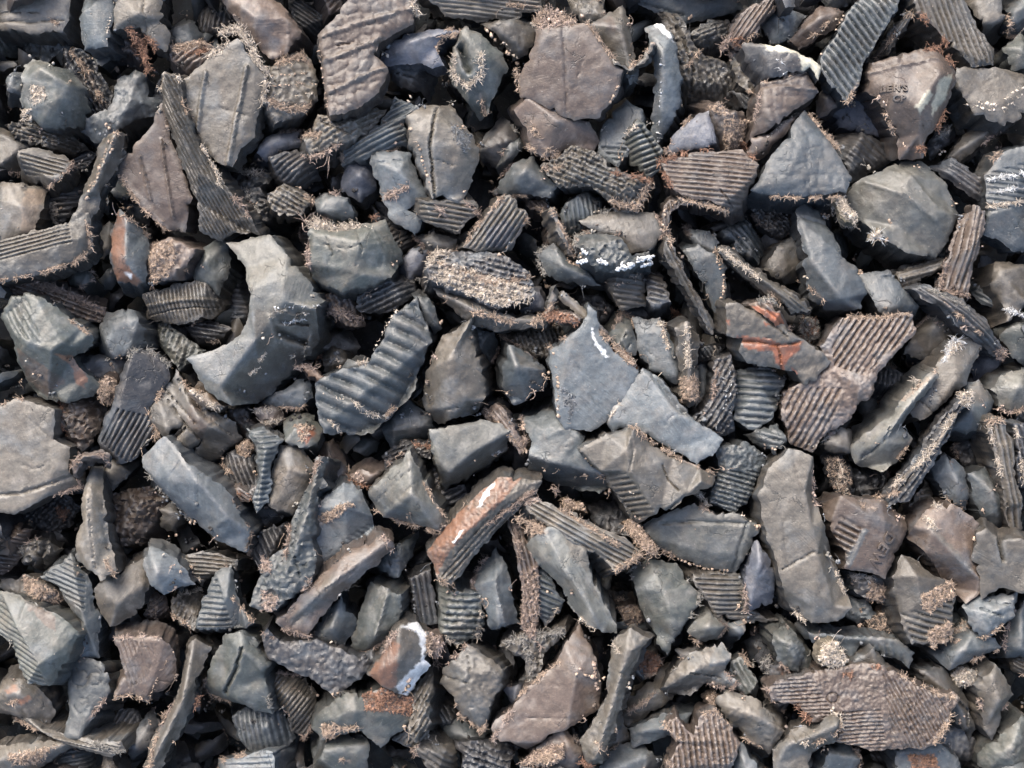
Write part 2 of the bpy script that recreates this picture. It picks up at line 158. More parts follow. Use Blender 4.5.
k 8 d|433,120 455,118 480,125 550,130 640,175 662,205 655,240 625,205 560,225 485,240 440,170|dark chip with a cream painted face and fine white studs|P c 480,120 550,130 640,175 664,205 655,240 605,215 590,165 500,150;B w 6 1 540,170 552,220;B w 6 1 528,180 538,220;R 440,125,0 560,150,3 655,200,0
c 5 b|395,160 430,150 475,260 450,280 410,240|narrow dark curled scrap between the brown slab and the cream-faced chip|N 1.5
p 8 p|485,243 560,225 625,203 667,270 600,322 520,387 453,412 470,330|pink-grey pebbled plate overlapping the cream-faced chip|V 40 .9;U 4 2 560,260 650,265;U 4 -2 485,260 560,245 625,215
k 7 p|453,414 520,389 600,324 664,274 655,300 600,340 540,420 480,482 450,460|thick brown side edge with small studs beneath the pink-grey pebbled plate|B c 8 1.1 470,440 540,380 610,320
p 9 q|453,570 520,460 610,330 632,313 700,420 762,540 735,580 640,592 520,587|flat blue-grey triangle with a dimpled surface and beaded rim|V 44 .55;F t 4 640,325 680,390 720,440;F t 3 520,588 620,595 720,590;B t 8 1.4 640,330 700,420
t 7 o|63,420 110,363 132,370 192,450 187,502 150,532 98,490|small olive cylinder with cross ribs and a cream edge|T -22 8 3;G 4 4 125,385 185,475;F c 3 70,410 110,375
t 9 p|185,480 270,450 350,443 430,440 477,490 470,522 432,622 395,637 330,602 250,592 215,560|square rust-brown plate with fine straight ribs and shaggy edges|T 6 7 1.6;F r 5 180,485 270,450 350,445;F r 4 430,440 470,480;F r 4 180,490 215,560;G 2 2 360,570 400,620;F t 3 240,595 390,635
p 7 L|198,460 230,390 290,340 330,333 352,430 270,452|smooth lavender dome partly covered by the square rust-brown plate|
k 7 p|323,315 360,303 390,335 440,333 457,380 440,442 360,447 340,390|brown fibrous lump with a rusty tuft beside the lavender dome|Q t 30 325,310 370,310 390,350 350,340;Q t 24 370,360 450,350 430,430 380,440;F r 5 430,420 460,440;N 1.5
c 5 d|400,270 470,290 480,330 430,320|small dark blue chip in a narrow gap above the thick brown side edge|
s 8 p|183,680 185,620 205,595 270,590 390,600 395,615 300,612 240,620 210,640 205,690 215,735 195,700|arching length of beaded brown rope below the square rust-brown plate|B t 6 2 195,690 195,630 230,605 300,602 385,608;T 80 6 2
@ 768 0
t 8 g|160,170 230,50 290,-25 410,-25 380,40 330,120 290,200 270,262 240,307 190,262 165,220|long grey chip covered in slanting saw-tooth ribs|T 52 9 3;B t 9 1.4 160,170 190,110 235,40;F t 4 240,305 270,250;R 230,50,2 180,250,0
t 7 b|430,-25 590,-25 632,80 690,140 682,192 620,197 570,150 500,90 440,30|brown fan-shaped chip with straight ribs and a rusty fringe below|T 70 8 2;F r 5 450,40 500,90 540,130;R 610,0,2 640,180,2
k 6 B|603,-25 700,-25 702,50 660,100 630,60|smooth beige-brown wedge hanging from the top edge|
k 6 g|718,20 790,-25 790,92 738,92|plain grey chip in the top corner of the pile|
k 6 o|703,142 770,98 790,110 790,202 740,212|plain olive-grey block at the edge under the top corner chip|R 705,145,0 750,150,5 790,150,0
p 7 b|565,200 690,198 790,215 790,330 710,382 690,367 620,347 600,310 565,252|wide brown chip with a double row of cream beads|B c 7 1.8 600,300 640,310 690,320 730,280 780,255;B c 7 1.5 600,315 650,330 700,330 785,270;P B 700,350 790,290 790,335 712,382;R 600,300,0 690,315,2 790,250,2
s 5 b|545,470 600,400 650,363 697,380 650,422 580,482|dark smooth bar slanting beneath the double-beaded chip|R 550,470,0 690,375,3
k 4 L|200,340 240,300 310,258 337,320 347,412 290,392 220,372|dark lavender-blue block in a shaded hollow|R 270,280,2 300,390,2
c 5 d|213,420 280,398 362,430 372,480 300,522 250,542|dark grooved chip between the dimpled triangle and the beige boulder-like chip|T 40 9 1.4
s 6 b|323,165 370,90 420,33 437,50 400,102 370,162|thin frayed brown stick beside the saw-tooth ribbed chip|T -55 6 2;F t 5 410,45 430,50;F t 4 380,100 335,165
k 6 p|73,115 110,70 150,18 225,30 212,70 160,112 100,142|brown studded wedge beside the saw-tooth ribbed chip|B c 7 1.4 140,110 200,60;F t 5 130,110 190,60;R 80,110,0 150,60,5 220,40,0
c 5 p|165,265 200,290 230,310 190,335 160,345 150,310|small brown fibrous scrap under the tip of the saw-tooth ribbed chip|F t 5 190,270 220,310
k 8 O|245,575 290,528 360,498 400,473 480,473 547,540 592,640 540,732 520,770 430,767 330,702 278,650|large beige boulder-like chip with softly creased faces|R 245,575,-5 300,540,0 410,580,3 500,640,3 540,732,-5;R 400,473,-2 430,525,2 592,640,-3;R 278,650,-8 400,680,-3 520,770,-8;U 5 1.5 300,540 410,590 500,660;U 4 1.2 385,480 430,530 500,620;G 1.5 1 390,575 420,600;F c 8 205,585 225,640 270,670
n 9 c|200,590 225,575 240,610 275,650 260,672 225,650|shaggy cream tuft of thread next to the beige boulder-like chip|Q c 60;S c 12 10 235,620
n 9 c|312,695 335,690 345,710 325,725 310,715|starburst of fine white threads under the beige boulder-like chip|Q c 14;S w 26 13 327,708;S c 10 10 325,712
k 9 p|303,220 320,180 440,153 500,148 557,190 572,240 547,310 530,370 482,410 475,470 410,472 400,410 350,330 305,270|top-shaped chip with faint stamped lettering and a cream facet|R 303,230,0 350,325,0 440,330,8 500,235,8 555,190,-2;R 440,330,8 455,400,2 440,470,-6;R 350,330,0 400,410,-4;P c 500,250 555,215 530,300 490,350 480,320;P c 430,330 465,275 480,290 450,350;F r 5 470,152 510,150 555,190;F r 6 405,440 470,440 480,465;F r 4 540,320 500,400;F t 3 355,340 400,420;U 3 1.5 310,215 420,195 500,180;X LER'S 21 2 372,270;X CP 19 4 385,302
c 5 d|500,400 540,370 550,420 500,470 480,440|dark fibrous scrap beside the foot of the top-shaped lettered chip|N 2;F y 4 500,420 540,390
p 7 G|645,700 655,640 650,530 690,460 790,432 790,755 740,752 700,722|grey chip wound with glinting pale wire near the picture edge|T 8 8 1.6 650,520 790,480 790,620 655,640;F w 3 660,540 780,520;F w 3 660,580 780,560;F c 3 660,620 770,605;F t 6 650,500 700,460;R 655,650,2 720,630,4 790,660,-2
s 6 d|480,500 560,470 640,540 650,600 600,580 540,540|dark layered strip between the beige boulder and the wire-wound chip|T 35 8 2
@ 768 200
s 8 p|590,40 620,10 657,30 652,90 632,160 620,200 607,292 560,272 513,272 540,180 560,90|upright bundle of reddish cords fanning out at its base|T 103 8 2.6;F p 6 520,265 600,285;F p 4 550,150 525,260;R 620,12,2 600,150,5 565,270,-2
c 5 g|608,230 660,248 702,330 640,312|small grey chip right under the fan of reddish cords|
k 6 b|670,250 700,180 790,195 790,292 765,332 720,357 700,300|brown chip with pale scratches beneath the wire-wound chip|F w 4 715,330 765,345;R 690,215,2 770,310,2
k 7 G|273,215 370,208 390,230 462,320 455,337 350,347 320,300|flat grey four-sided chip with a notched top edge|R 275,220,-2 350,345,2;G 2 1.5 345,225 390,235
k 8 G|88,30 120,-3 165,25 200,90 240,180 277,205 302,280 280,332 200,332 130,302 113,200|long light grey prism with a bright smooth upper face|R 90,32,-3 125,180,3 215,300,4 290,300,-4;R 130,300,-9 200,332,-9;F t 3 130,260 170,300;U 3 -2 105,50 180,70;Z .05 .05
c 5 b|-10,210 30,138 80,108 107,150 92,240 60,252|smooth brown dark chip to the side of the long light grey prism|
s 6 b|383,215 530,173 537,205 400,260|straight narrow dark bar lying beneath the fan of reddish cords|R 390,235,2 535,190,2;T -16 8 1.4
s 8 d|428,265 480,253 580,298 660,358 712,430 747,452 735,482 700,467 600,402 520,332 450,292|long dark fibrous stick ending in a small brown knob|R 435,268,0 590,345,5 740,465,0;T 37 6 1.8;F t 3 520,310 640,400;F y 3 480,270 600,330;Q p 16 705,440 745,452 735,482 710,470
t 8 p|160,440 220,348 330,353 430,341 437,400 380,462 330,522 310,602 270,612 260,662 190,702 150,757 80,742 45,642 48,580 100,548 180,500|large pinkish tread plate with two fields of straight ribs|T -57 8 2.6 190,430 225,350 430,345 430,395 290,530 200,500;T -63 9 2.6 45,600 60,560 230,560 200,690 150,755 80,740;N .8;F t 3 225,350 330,355 430,343;R 180,500,-2 270,560,2 330,520,0
k 5 b|438,400 520,318 562,370 540,442 480,482 418,460|brown-grey block with a creased corner beside the ribbed pinkish plate|R 440,400,0 490,380,6 480,480,-2
c 4 d|318,540 350,488 402,520 380,592 340,602|dark chip in the gap under the ribbed pinkish plate|N 1.5
p 7 b|428,640 480,538 560,418 600,408 657,435 620,492 600,552 560,582 480,652 455,668|grey-brown chip with wispy white threads at its upper end|F w 5 560,420 530,480;S w 14 14 570,420;S c 12 10 555,450;F c 5 540,470 580,430;R 440,650,-2 560,540,4 640,440,0;G 2 2 455,600 500,640
k 6 O|668,570 705,530 790,500 790,620 720,640|smooth beige stone-like chip at the picture edge|R 670,575,-2 740,560,6 790,560,2
k 6 o|703,400 790,363 790,492 738,472|plain olive chip at the edge above the beige stone-like chip|
c 4 L|608,510 660,438 702,470 680,542 640,547|dark lavender facet behind the wispy threaded chip|
@ 200 200
k 8 o|325,90 345,60 400,82 470,72 550,50 590,110 604,172 570,240 490,264 430,272 340,242 322,190|cracked barrel-shaped chip with a cream woolly upper rim|R 325,160,-5 340,100,2 480,130,8 590,120,-2;R 340,240,-8 470,220,4 600,180,-6;G 1.5 1.5 380,110 400,160 380,220;G 1.5 1.5 470,90 490,150 470,200;G 1.5 1.5 520,70 550,140 540,200;G 1.5 1.3 350,130 440,150 560,110;F c 9 330,75 400,88 470,78;F c 6 340,50 370,80;F r 5 475,55 520,45;S k 9 22 310,60;F k 3 322,120 330,210
p 9 O|65,125 200,95 260,160 372,300 352,330 347,420 310,470 240,540 150,617 90,622 20,582 -15,522 -52,472 20,450 75,430 120,400 142,350 150,290 130,205|big C-shaped piece of tyre with a broad smooth arm and a torn socket|R 65,125,-2 150,300,4 170,420,4 60,558,2 -50,480,0;R 150,306,4 260,306,3 372,302,-2;R 372,300,-8 347,420,-19 240,540,-24 150,617,-24;P H -52,472 20,450 75,430 120,400 142,350 172,330 165,470 60,557 -20,525;G 9 11 238,398 300,425;G 4 5 240,365 318,372;G 3 3 225,420 290,455;U 4 2.5 215,350 225,420 300,460 325,400 300,350 240,340;F y 3 215,355 260,330;F w 1.5 225,375 310,355;F y 3 250,470 310,440;B c 7 1.6 190,400 195,440;F c 3 170,480 190,460;B w 7 1 230,325 350,318;F c 3 140,520 170,500;P b 172,330 350,320 345,420 240,540 150,617 60,570 165,470;D .5 12
c 7 t|-25,560 20,580 70,622 50,640 0,620 -40,580|serrated row of cream cord ends poking from beneath the C-shaped piece|B c 6 2 -25,575 10,600 60,625;F c 4 -20,575 60,628
t 8 g|345,547 370,525 430,500 500,490 545,420 580,340 650,293 697,420 662,500 642,580 562,662 520,702 440,712 370,702 348,640|crescent-shaped grey chip crossed by broad ribs with cream specks|T 27 20 3.4;F c 3 440,500 500,485;B c 7 1.4 520,450 550,400 590,330;F c 4 465,610 500,640;F c 4 510,640 545,655;F t 5 550,650 580,620;F c 3 385,660 410,690;R 640,300,0 600,500,2 400,650,0;R 662,500,-6 562,662,-10 440,712,-8;B c 8 1 370,580 430,600
k 7 g|640,292 690,300 727,390 695,402|grey tip peeping over the end of the crescent-shaped chip|
c 6 d|458,330 480,288 540,243 640,248 645,290 560,342 520,340|dark layered curl of rubber above the crescent-shaped chip|T -25 8 2.4;N 1
c 5 p|368,290 430,278 480,320 497,382 440,375 388,332|torn scrap with pinkish fibre in the hollow beneath the barrel-shaped chip|F k 8 390,330 480,360;F p 5 380,280 385,320;N 1.5
k 4 b|368,470 400,443 442,480 420,522 378,512|small brown chip inside the crescent of the ribbed chip|F r 7 330,430 350,470
c 6 g|440,480 490,490 440,520 400,540|thin grey chip against the inner curve of the crescent chip|
k 5 g|538,680 620,598 700,650 705,692 640,742 570,752|smooth dark grey chip beneath the crescent-shaped chip|
k 5 L|588,200 640,148 692,140 682,222 620,242|dark lavender block in shade behind the crusty pale fibre chip|
s 5 b|648,110 700,100 768,118 770,150 690,152|thin flat brown sliver above the crusty pale fibre chip|
n 6 k|290,495 330,500 380,545 360,545 320,510|loose pinkish threads knotted at the horn of the crescent chip|F k 4 285,500 330,500 375,545;S k 8 10 340,505
k 3 d|340,400 430,380 470,440 440,480 360,480|dark chip deep in the hollow inside the crescent chip|
k 3 d|60,210 140,220 150,300 120,390 60,420 30,320|dark chip deep inside the hollow of the C-shaped piece|
@ 400 200
k 8 b|60,612 75,500 130,400 180,378 215,356 212,390 225,440 252,512 252,602 230,642 150,664 110,682 65,632|thorn-tipped chip with rounded flanks and a cracked base|R 62,610,-4 140,620,3 200,600,3 250,580,-2;R 215,356,6 150,480,6 140,620,3;G 2 2 140,628 240,615;G 1.5 1.5 230,510 252,520;R 110,682,-12 230,642,-12
k 5 g|205,388 282,398 292,440 262,502 225,442|dark grey block peeping out behind the thorn-tipped chip|
k 7 g|303,510 325,430 390,460 442,510 448,552 380,602 340,612 308,580|small dark triangular boulder-like chip beside the thorn-tipped chip|R 325,430,2 350,500,8 320,590,-4;R 350,500,8 448,540,-4;P b 340,450 440,510 360,500
c 5 b|300,400 340,380 480,375 502,410 452,440 442,472 380,452 330,422|crumbly grey-brown chip beneath the orange twisted rope|N 1.5
s 7 b|90,260 150,260 300,330 345,350 420,345 450,355 440,385 350,392 220,382 170,340|grey chip edged with tan and rusty cord fluff|F t 6 200,330 340,365;B t 8 2 210,340 330,370;F t 8 400,365 440,350;R 100,270,2 220,330,5 430,365,0
s 8 p|428,340 450,328 500,335 545,358 530,378 480,368 440,362|short orange-rust twisted rope end beside the long-horned smooth plate|T 40 6 2;Q r 26
s 8 B|445,300 462,265 470,300 455,340 440,350|stubby upright tan cord beside the orange-rust rope end|F t 4 460,270 450,340
t 8 N|83,190 110,150 240,148 320,163 390,215 407,290 290,324 180,282 83,237|crusty chip coated in pale cream fibre and crumbs|N 2.2;T 14 8 2;F c 7 85,200 110,155 140,160;F c 6 90,235 150,240;Q c 70 130,180 250,220 390,260 400,290 290,318 190,280 100,230;F t 5 120,190 280,250 390,230;F c 5 240,290 300,315 390,300
s 7 B|190,145 300,-15 330,-20 387,50 360,100 340,150 230,152|fibrous tan block with a bluish bald patch|T -55 7 2.2;F t 4 230,80 310,-10;F t 4 340,130 385,50;P L 255,85 320,60 350,90 320,135 260,140;F t 3 200,130 240,60
k 6 g|408,160 460,128 510,190 540,200 607,252 550,262 480,242 440,232|smooth grey arched chip beside the white-crusted chip|R 410,165,-2 490,200,5 600,250,-3
s 7 B|470,290 490,268 560,330 625,398 600,402 540,362|narrow slanting grey slat leaning on the long-horned smooth plate|R 480,275,2 610,395,0
k 4 d|540,288 600,280 645,330 612,382 560,342|black crumpled chip in the hollow behind the slanting slat|N 1.8
p 8 G|443,450 500,410 535,385 558,350 562,310 590,335 600,400 640,452 705,500 722,512 690,590 645,640 620,670 570,697 500,692 470,662 460,560|long-horned smooth plate with a thin straight seam and a white nick|G .9 1 513,450 560,560 612,665;B t 8 1.8 455,430 475,540 475,660;P w 574,372 590,425 630,472 608,460 580,420;F t 4 450,440 500,412;F t 5 600,395 650,440 690,490;D .4 10;R 500,410,0 510,690,-1;Q g 6 480,560 540,600 510,660
n 7 r|640,440 690,470 710,500 660,495|clump of rust-brown crumbs beside the heart-embossed chip|Q r 20;Q c 8
s 5 L|300,300 420,270 440,330 380,345|dark smooth chip between the crusty pale chip and the rusty cord fluff|
@ 600 200
p 7 B|-65,60 -10,40 50,28 165,42 202,95 150,150 90,160 60,112 0,100|flat grey-brown chip behind a crust of white foam|R -60,70,0 60,110,3 200,90,0
k 8 g|-72,100 0,78 60,95 95,160 150,150 165,190 80,215 -10,210 -72,170|crumbly grey chip edged with lumps of white foam|N 2;W 5 -65,185 -40,180;W 5.5 0,185 20,190;W 6.5 60,205 95,195;W 6 110,180 150,170;W 5 130,195 160,185;W 4 -50,150 -40,160
t 6 b|5,225 120,200 137,240 142,312 70,332 30,282|brown chip with finely beaded ribs under the white foam|T 8 8 1.8;B t 6 1 20,245 120,225;B t 6 1 30,260 120,240
c 6 d|130,215 190,205 212,300 160,332 140,292|dark stacked scrap beside the ribbed chip under the white foam|T 15 8 2.5
s 8 b|185,130 210,108 240,180 290,270 352,380 347,402 310,360 250,260 200,190|pair of thin curling cord strips leaning side by side|T 63 9 3;F t 3 205,110 215,150
t 7 g|250,150 300,133 350,170 382,200 377,302 345,337 310,262|grey chip with a beaded edge between two cord strips|B t 7 1.8 350,180 375,230 365,310;F t 3 345,150 365,180;R 260,150,0 345,330,-2
k 6 G|260,78 330,90 372,140 350,162 290,142|small pale triangular chip below the looped beaded rope|
s 9 B|350,152 380,133 430,180 530,250 620,300 645,332 580,342 500,282 410,212|long straight corded strip pointing down at the orange-grooved chip|R 360,150,2 500,250,5 630,330,-2;F c 4 360,145 470,235;T 35 7 1.6;F t 6 505,270 540,310;P t 500,265 545,280 540,310 510,300
c 5 g|370,90 440,50 512,140 480,182 420,152|wrinkled grey lump behind the long straight corded strip|T 50 9 2.4;D 1.4 7
c 5 d|453,30 500,13 560,18 582,82 550,117 500,92|shiny black crumpled lump beneath the dimpled triangle|N 3;D 2.5 9
s 4 d|333,85 440,33 452,52 380,92|thin dark bar beneath the looped beaded rope|
p 9 B|373,307 410,310 520,350 600,410 680,458 702,490 652,542 620,557 585,515 540,512 440,490 418,450 425,415 373,408|grey chip with bright orange-red grooves cut across it|P o 405,408 440,408 525,420 550,436 612,420 600,450 570,478 552,510 528,490 515,456 440,450;G 3.5 3 415,420 530,435 600,428;G 3 3 535,440 550,510;P o 570,500 600,520 590,530;G 3 2.5 490,350 560,410;P o 485,365 510,372 500,385;R 373,350,0 520,390,2 690,490,-2;N .6;P o 373,360 390,360 385,375
k 9 p|440,310 510,293 560,340 592,382 562,400 520,370 470,335|striped red-brown knob on top of the orange-grooved chip|P o 460,315 540,340 580,385 540,380 490,345;T 40 8 2
k 6 o|28,410 75,333 102,360 112,462 75,482|small pointed chip embossed with a heart-like curl|O 1.5 1.6 62,402 14;O 1.5 1.6 88,412 14;U 2 -1.6 55,420 75,455 95,430
k 6 G|103,355 180,353 205,400 230,450 242,560 150,502 120,460|blue-grey block with a fuzzy pale seam down its flank|F c 5 180,365 205,440;B t 9 1.6 185,370 205,480;R 180,353,2 220,520,0;R 103,355,0 150,500,-2
s 7 b|228,380 260,358 300,400 292,500 302,600 270,624 240,590 235,480|upright cord stick with a shaggy tan tuft low on its side|F c 6 255,370 265,500;Q t 34 240,530 290,530 300,600 250,610;R 262,362,4 270,600,4
t 7 N|278,662 330,600 345,480 400,458 412,560 402,640 422,692 370,712|torn mesh strip glittering with white specks|T -58 8 2.6;N 1.8;B w 11 .9 360,490 380,600 350,680;B w 11 .9 390,500 395,640;F p 3 340,600 350,500
t 6 g|400,512 500,498 557,540 532,640 470,692 408,662|dark barrel-like chip with worn horizontal ribs|T 4 10 2.6;R 400,520,-4 480,560,4 540,600,-5
k 5 d|300,440 380,428 352,472 310,482|little dark chip above the torn mesh strip|
c 4 d|60,330 150,320 200,360 120,360|dark flat scrap behind the heart-embossed chip|F r 5 215,325 250,340
k 4 g|290,480 340,500 330,560 290,620|dark grey chip behind the cord stick with a tan tuft|
n 5 d|610,350 650,360 655,410 625,430 600,390|dark shredded knot next to the orange-grooved chip|Q y 22;Q r 6
@ 400 360
p 7 O|88,210 240,180 300,188 332,215 322,270 262,320 200,360 132,392 105,312|pale flat-topped chip with a darker undercut front|R 90,211,2 125,310,2 150,335,2 220,275,2 332,213,1;R 132,392,-14 200,360,-14 262,320,-14 322,270,-12;F w 3 280,285 325,265;D .6 9
c 4 d|80,300 105,310 130,390 195,385 197,430 140,462 88,422|dark chip in shadow under the pale flat-topped chip|T -30 10 2
p 8 B|72,580 170,460 250,385 290,350 370,350 427,365 407,410 320,482 240,572 180,652 150,682 110,662 95,612|long bar streaked with rust-orange and white over a brown flank|P r 72,580 170,460 250,385 290,350 370,350 300,430 230,490 160,560 110,650 95,612;P w 225,440 262,385 285,362 270,405 245,432;P w 152,545 185,508 192,510 160,548;R 100,640,-2 165,545,6 290,425,6 400,365,0;P b 112,660 170,556 292,436 405,378 410,410 320,482 240,572 150,682;T -48 7 1.6 120,655 180,556 300,440 400,385 405,410 240,560 150,675;F p 4 250,500 400,390;F t 3 110,655 150,680;N .8
k 7 g|358,170 380,165 440,152 540,215 552,245 600,280 622,330 642,382 600,402 520,392 385,352 382,285 390,250|blue-grey block with a darker front face and a tan studded edge|R 382,285,3 480,312,3 600,340,1;R 385,352,-14 520,392,-14 640,384,-10;F k 4 365,170 380,270;B t 8 2 368,180 382,275;G 2 2 545,225 550,250;F t 3 590,340 620,360
s 6 p|248,160 290,128 330,170 378,260 360,287 310,212 260,182|reddish bundle of cords squeezed behind the studded blue-grey block|T 52 8 2.4;F t 3 260,150 370,270
s 9 B|373,432 400,410 470,440 560,480 680,540 732,585 700,612 650,637 620,602 500,542 440,502 378,452|frayed tan cord strip bridging two grey chips|T 29 7 2.6;F t 9 350,480 430,510;F k 5 380,430 420,420;F t 6 650,630 730,590;F t 4 480,450 660,560;F p 5 465,390 510,430
n 6 t|480,420 540,430 560,450 500,450|tuft of dark tan fibre rising above the frayed bridging strip|Q t 22;S t 8 9 500,430
n 7 t|665,490 700,480 770,560 768,590 720,560|woolly tan fringe at the edge of the grooved panel|Q t 50;F t 8 680,500 760,580;S t 12 9 740,570
c 4 d|555,440 640,430 700,470 690,520 600,510|dark mossy chip in the gap under the wedge with a ribbed end face|N 2
k 5 o|605,590 640,570 660,640 620,645|small olive pebble-like chip below the frayed bridging strip|
@ 600 360
p 8 G|20,190 40,140 60,125 80,80 130,22 190,60 240,120 290,180 372,235 342,282 290,312 220,272 100,202 60,207 38,225|smooth speckled grey plate with a concave edge and light rim|F c 2 22,190 60,125 85,78;R 130,22,0 220,150,2 372,235,-2;R 130,22,0 160,45,-4 250,160,-4;D .7 5
t 9 B|-62,265 20,225 80,205 100,200 150,250 220,290 300,320 362,345 342,382 260,412 215,447 170,467 125,502 90,472 0,342 -57,290|pale wedge with a ribbed end face and a tan frozen-looking fringe|R -62,265,0 0,335,2 70,332,4 175,463,2;R 100,202,4 75,270,6 90,330,6;R -57,285,-6 0,345,-6 125,502,-8;R 362,345,-8 300,362,5 260,395,4 175,463,2;T -14 8.6 3.4 8,345 78,335 165,452 122,494;G 1.5 2.5 188,315 205,360 235,390;F t 4 95,202 160,250 220,285;F t 4 220,288 355,345;P t 345,350 340,380 240,430 225,440 300,370;U 3 -1.5 85,210 100,270 85,330;D .8 10
k 7 O|98,522 200,460 282,428 340,455 420,460 472,495 480,517 442,590 415,647 300,622 200,582 130,547|olive-grey grooved panel with a woolly tan lower edge|U 4 -2.2 185,493 300,485 440,490;U 4 -2 440,490 420,560 405,640;B c 8 1.6 425,465 475,500;F t 4 140,550 230,595;B t 9 1.8 230,598 320,630 400,640;R 185,480,0 200,580,-3;F t 4 285,430 340,458;D 1 9
t 6 b|278,645 420,640 435,680 435,730 470,765 542,787 470,790 350,772 325,730 300,692|brown-grey flat chip with close parallel ribs and stepped ends|T 3 7 1.8;H 22
k 7 L|440,640 455,560 475,543 532,640 527,740 445,757 436,700|smooth lavender upright block beside the long cracked tongue-shaped chip|R 470,545,2 475,600,5 445,750,0;R 532,640,0 520,735,-4
p 9 B|475,400 500,330 570,266 640,285 657,400 672,480 707,580 755,700 757,745 720,790 640,792 580,755 545,680 520,580 490,500|long tongue-shaped brown-grey chip with a crack across it|R 640,288,1 612,390,3 635,500,3 650,580,3 700,740,0;R 657,400,-9 707,580,-9 755,710,-9;G 1.3 2 538,635 590,600 640,575 700,590;G 1 1 545,440 555,560 565,640;R 500,330,0 545,700,-2;F k 4 640,330 655,440;F c 3 680,560 740,700;F c 5 570,740 620,785;R 580,755,-6 640,740,2 700,740,0;D .8 9;G 1 .9 580,300 600,370 612,400
t 7 g|348,260 400,255 440,240 512,290 482,340 462,402 410,462 330,432 352,352|crinkled grey chip with wavy close ribs|T 17 7 2.2 340,330 490,330 470,470 330,440;N 1;F c 3 300,400 330,440
k 7 g|443,225 500,203 540,193 557,240 530,282 470,252|small grey twisted nugget above the crinkled wavy chip|T 15 9 2
@ 768 360
t 8 p|168,430 215,403 290,413 350,418 390,450 425,475 438,510 402,572 350,657 310,642 225,627 230,580 180,500|brown chip stamped DEW next to a recessed ribbed window|R 168,430,-10 215,405,2 300,470,4 225,627,0;R 300,470,4 438,510,2;U 3 -1.6 217,470 283,502 238,605;T 26 8.6 4 216,472 282,503 236,604 186,535;X DEW 34 122 340,568;F t 5 280,440 320,445;B t 7 1.5 340,425 420,480;P G 225,600 285,500 300,510 245,625
c 6 d|243,640 300,640 350,655 382,690 350,737 310,722 260,690|dark scrap with a pale brown fibrous belly under the chip stamped DEW|N 1.5;Q t 50 300,660 370,690 345,735 300,715;F c 4 250,650 310,655
n 5 d|173,300 210,288 247,350 242,412 215,407 188,350|dark shredded stump topped with pale fibre knots|Q t 26;Q d 40;Q c 8 200,380 240,410 215,300
c 4 N|243,330 300,318 372,345 342,402 270,417|crumpled blue-black chip between the shredded stump and a spiky cord|N 3;D 2 9
k 6 B|163,250 220,198 264,210 252,282 190,272|smooth brown block under the lower tip of the ribbed pinkish plate|
s 8 O|263,270 310,210 375,160 390,120 480,40 507,22 512,45 470,102 430,162 408,197 442,237 402,312 350,342 280,322|beige two-pronged strip with a fuzzy bristled upper prong|R 300,270,0 400,150,6 500,35,0;R 340,250,2 430,250,-4;F t 5 400,120 500,35;S c 16 8 440,60;G 2 3 375,160 350,250 300,300;F t 3 400,300 440,240;R 310,330,-8 400,310,-8
s 9 N|343,422 390,370 430,310 500,200 570,110 600,93 610,120 580,152 540,232 500,312 430,432 378,442|spiky dark cord strip ending in a cream knob|T -57 8 2.6;F c 5 390,380 480,280 560,160;Q c 24 565,100 610,95 605,140 570,140;F t 5 345,420 400,400;N 1.2
k 6 G|488,330 530,278 582,320 612,400 607,452 560,442|plain light grey chip with a few pits under the spiky cord strip|R 490,330,-2 560,360,4 600,450,-2
k 4 d|560,260 610,233 672,270 642,322 580,312|black crumpled chip in the hollow above the plain pitted chip|N 2
k 6 g|548,200 575,140 600,68 640,60 682,120 642,200 600,227|grey angular block with brown facet beside the wispy threaded chip|R 600,68,0 600,150,5 555,200,0;P b 600,70 640,60 680,120 610,140
k 5 b|428,450 480,358 502,400 480,440 442,492 410,482|dark brown block in the gap above the cream-tufted long chip|
p 8 p|438,500 470,450 500,430 560,428 640,490 622,560 640,640 642,702 600,737 560,690 470,580 430,540|cream-tufted long chip with a pale ridge running along it|R 440,495,0 480,510,5 560,590,5 640,660,2;F c 6 470,470 490,500;F c 7 475,428 520,440;P B 455,490 490,500 620,630 600,640;R 430,540,-10 560,690,-12;D .8 9
p 9 B|615,600 625,515 650,500 700,540 755,530 790,560 790,706 740,697 700,690 650,727 640,652|flat pale grey plate with a short split in its face|G 4 6 690,535 705,600;D .5 7
k 6 g|603,340 660,323 702,400 727,440 722,522 690,527 630,452|grey rounded block behind the split-faced plate|R 610,345,0 670,400,5 700,520,0
s 8 b|648,190 670,168 700,172 735,240 750,350 775,440 792,560 755,540 720,462 690,330|long brown strip of upright cords by the picture edge|T 76 9 3;F c 4 655,200 700,340;S c 8 8 705,350;F t 5 650,185 700,180
s 8 N|730,190 795,190 795,405 760,360 745,280|striped dark cord strip cut off by the picture edge|T 70 8 2.6;F c 3 740,200 780,370
k 5 g|760,150 795,140 795,195 735,190|small dark stone-like chip above the striped dark cord strip|
@ 400 512
k 8 O|373,110 430,50 480,38 530,75 562,100 572,180 602,250 642,310 657,372 600,362 570,357 520,312 480,232 400,152|long pale olive chip with a folded side and frayed lower lip|R 430,50,0 500,180,5 570,290,4 600,360,0;R 530,75,-3 540,170,1 650,365,-6;F c 5 520,310 580,350;F t 5 380,60 440,60;P B 480,40 560,100 570,180 520,150;D 1.2 9;R 373,110,-6 480,232,-8 540,330,-8
t 6 g|408,180 430,175 450,200 492,270 472,312 440,352 418,300|dark grey side with slanting ribs below the long pale olive chip|T 25 8 2.4;F c 4 475,290 440,345
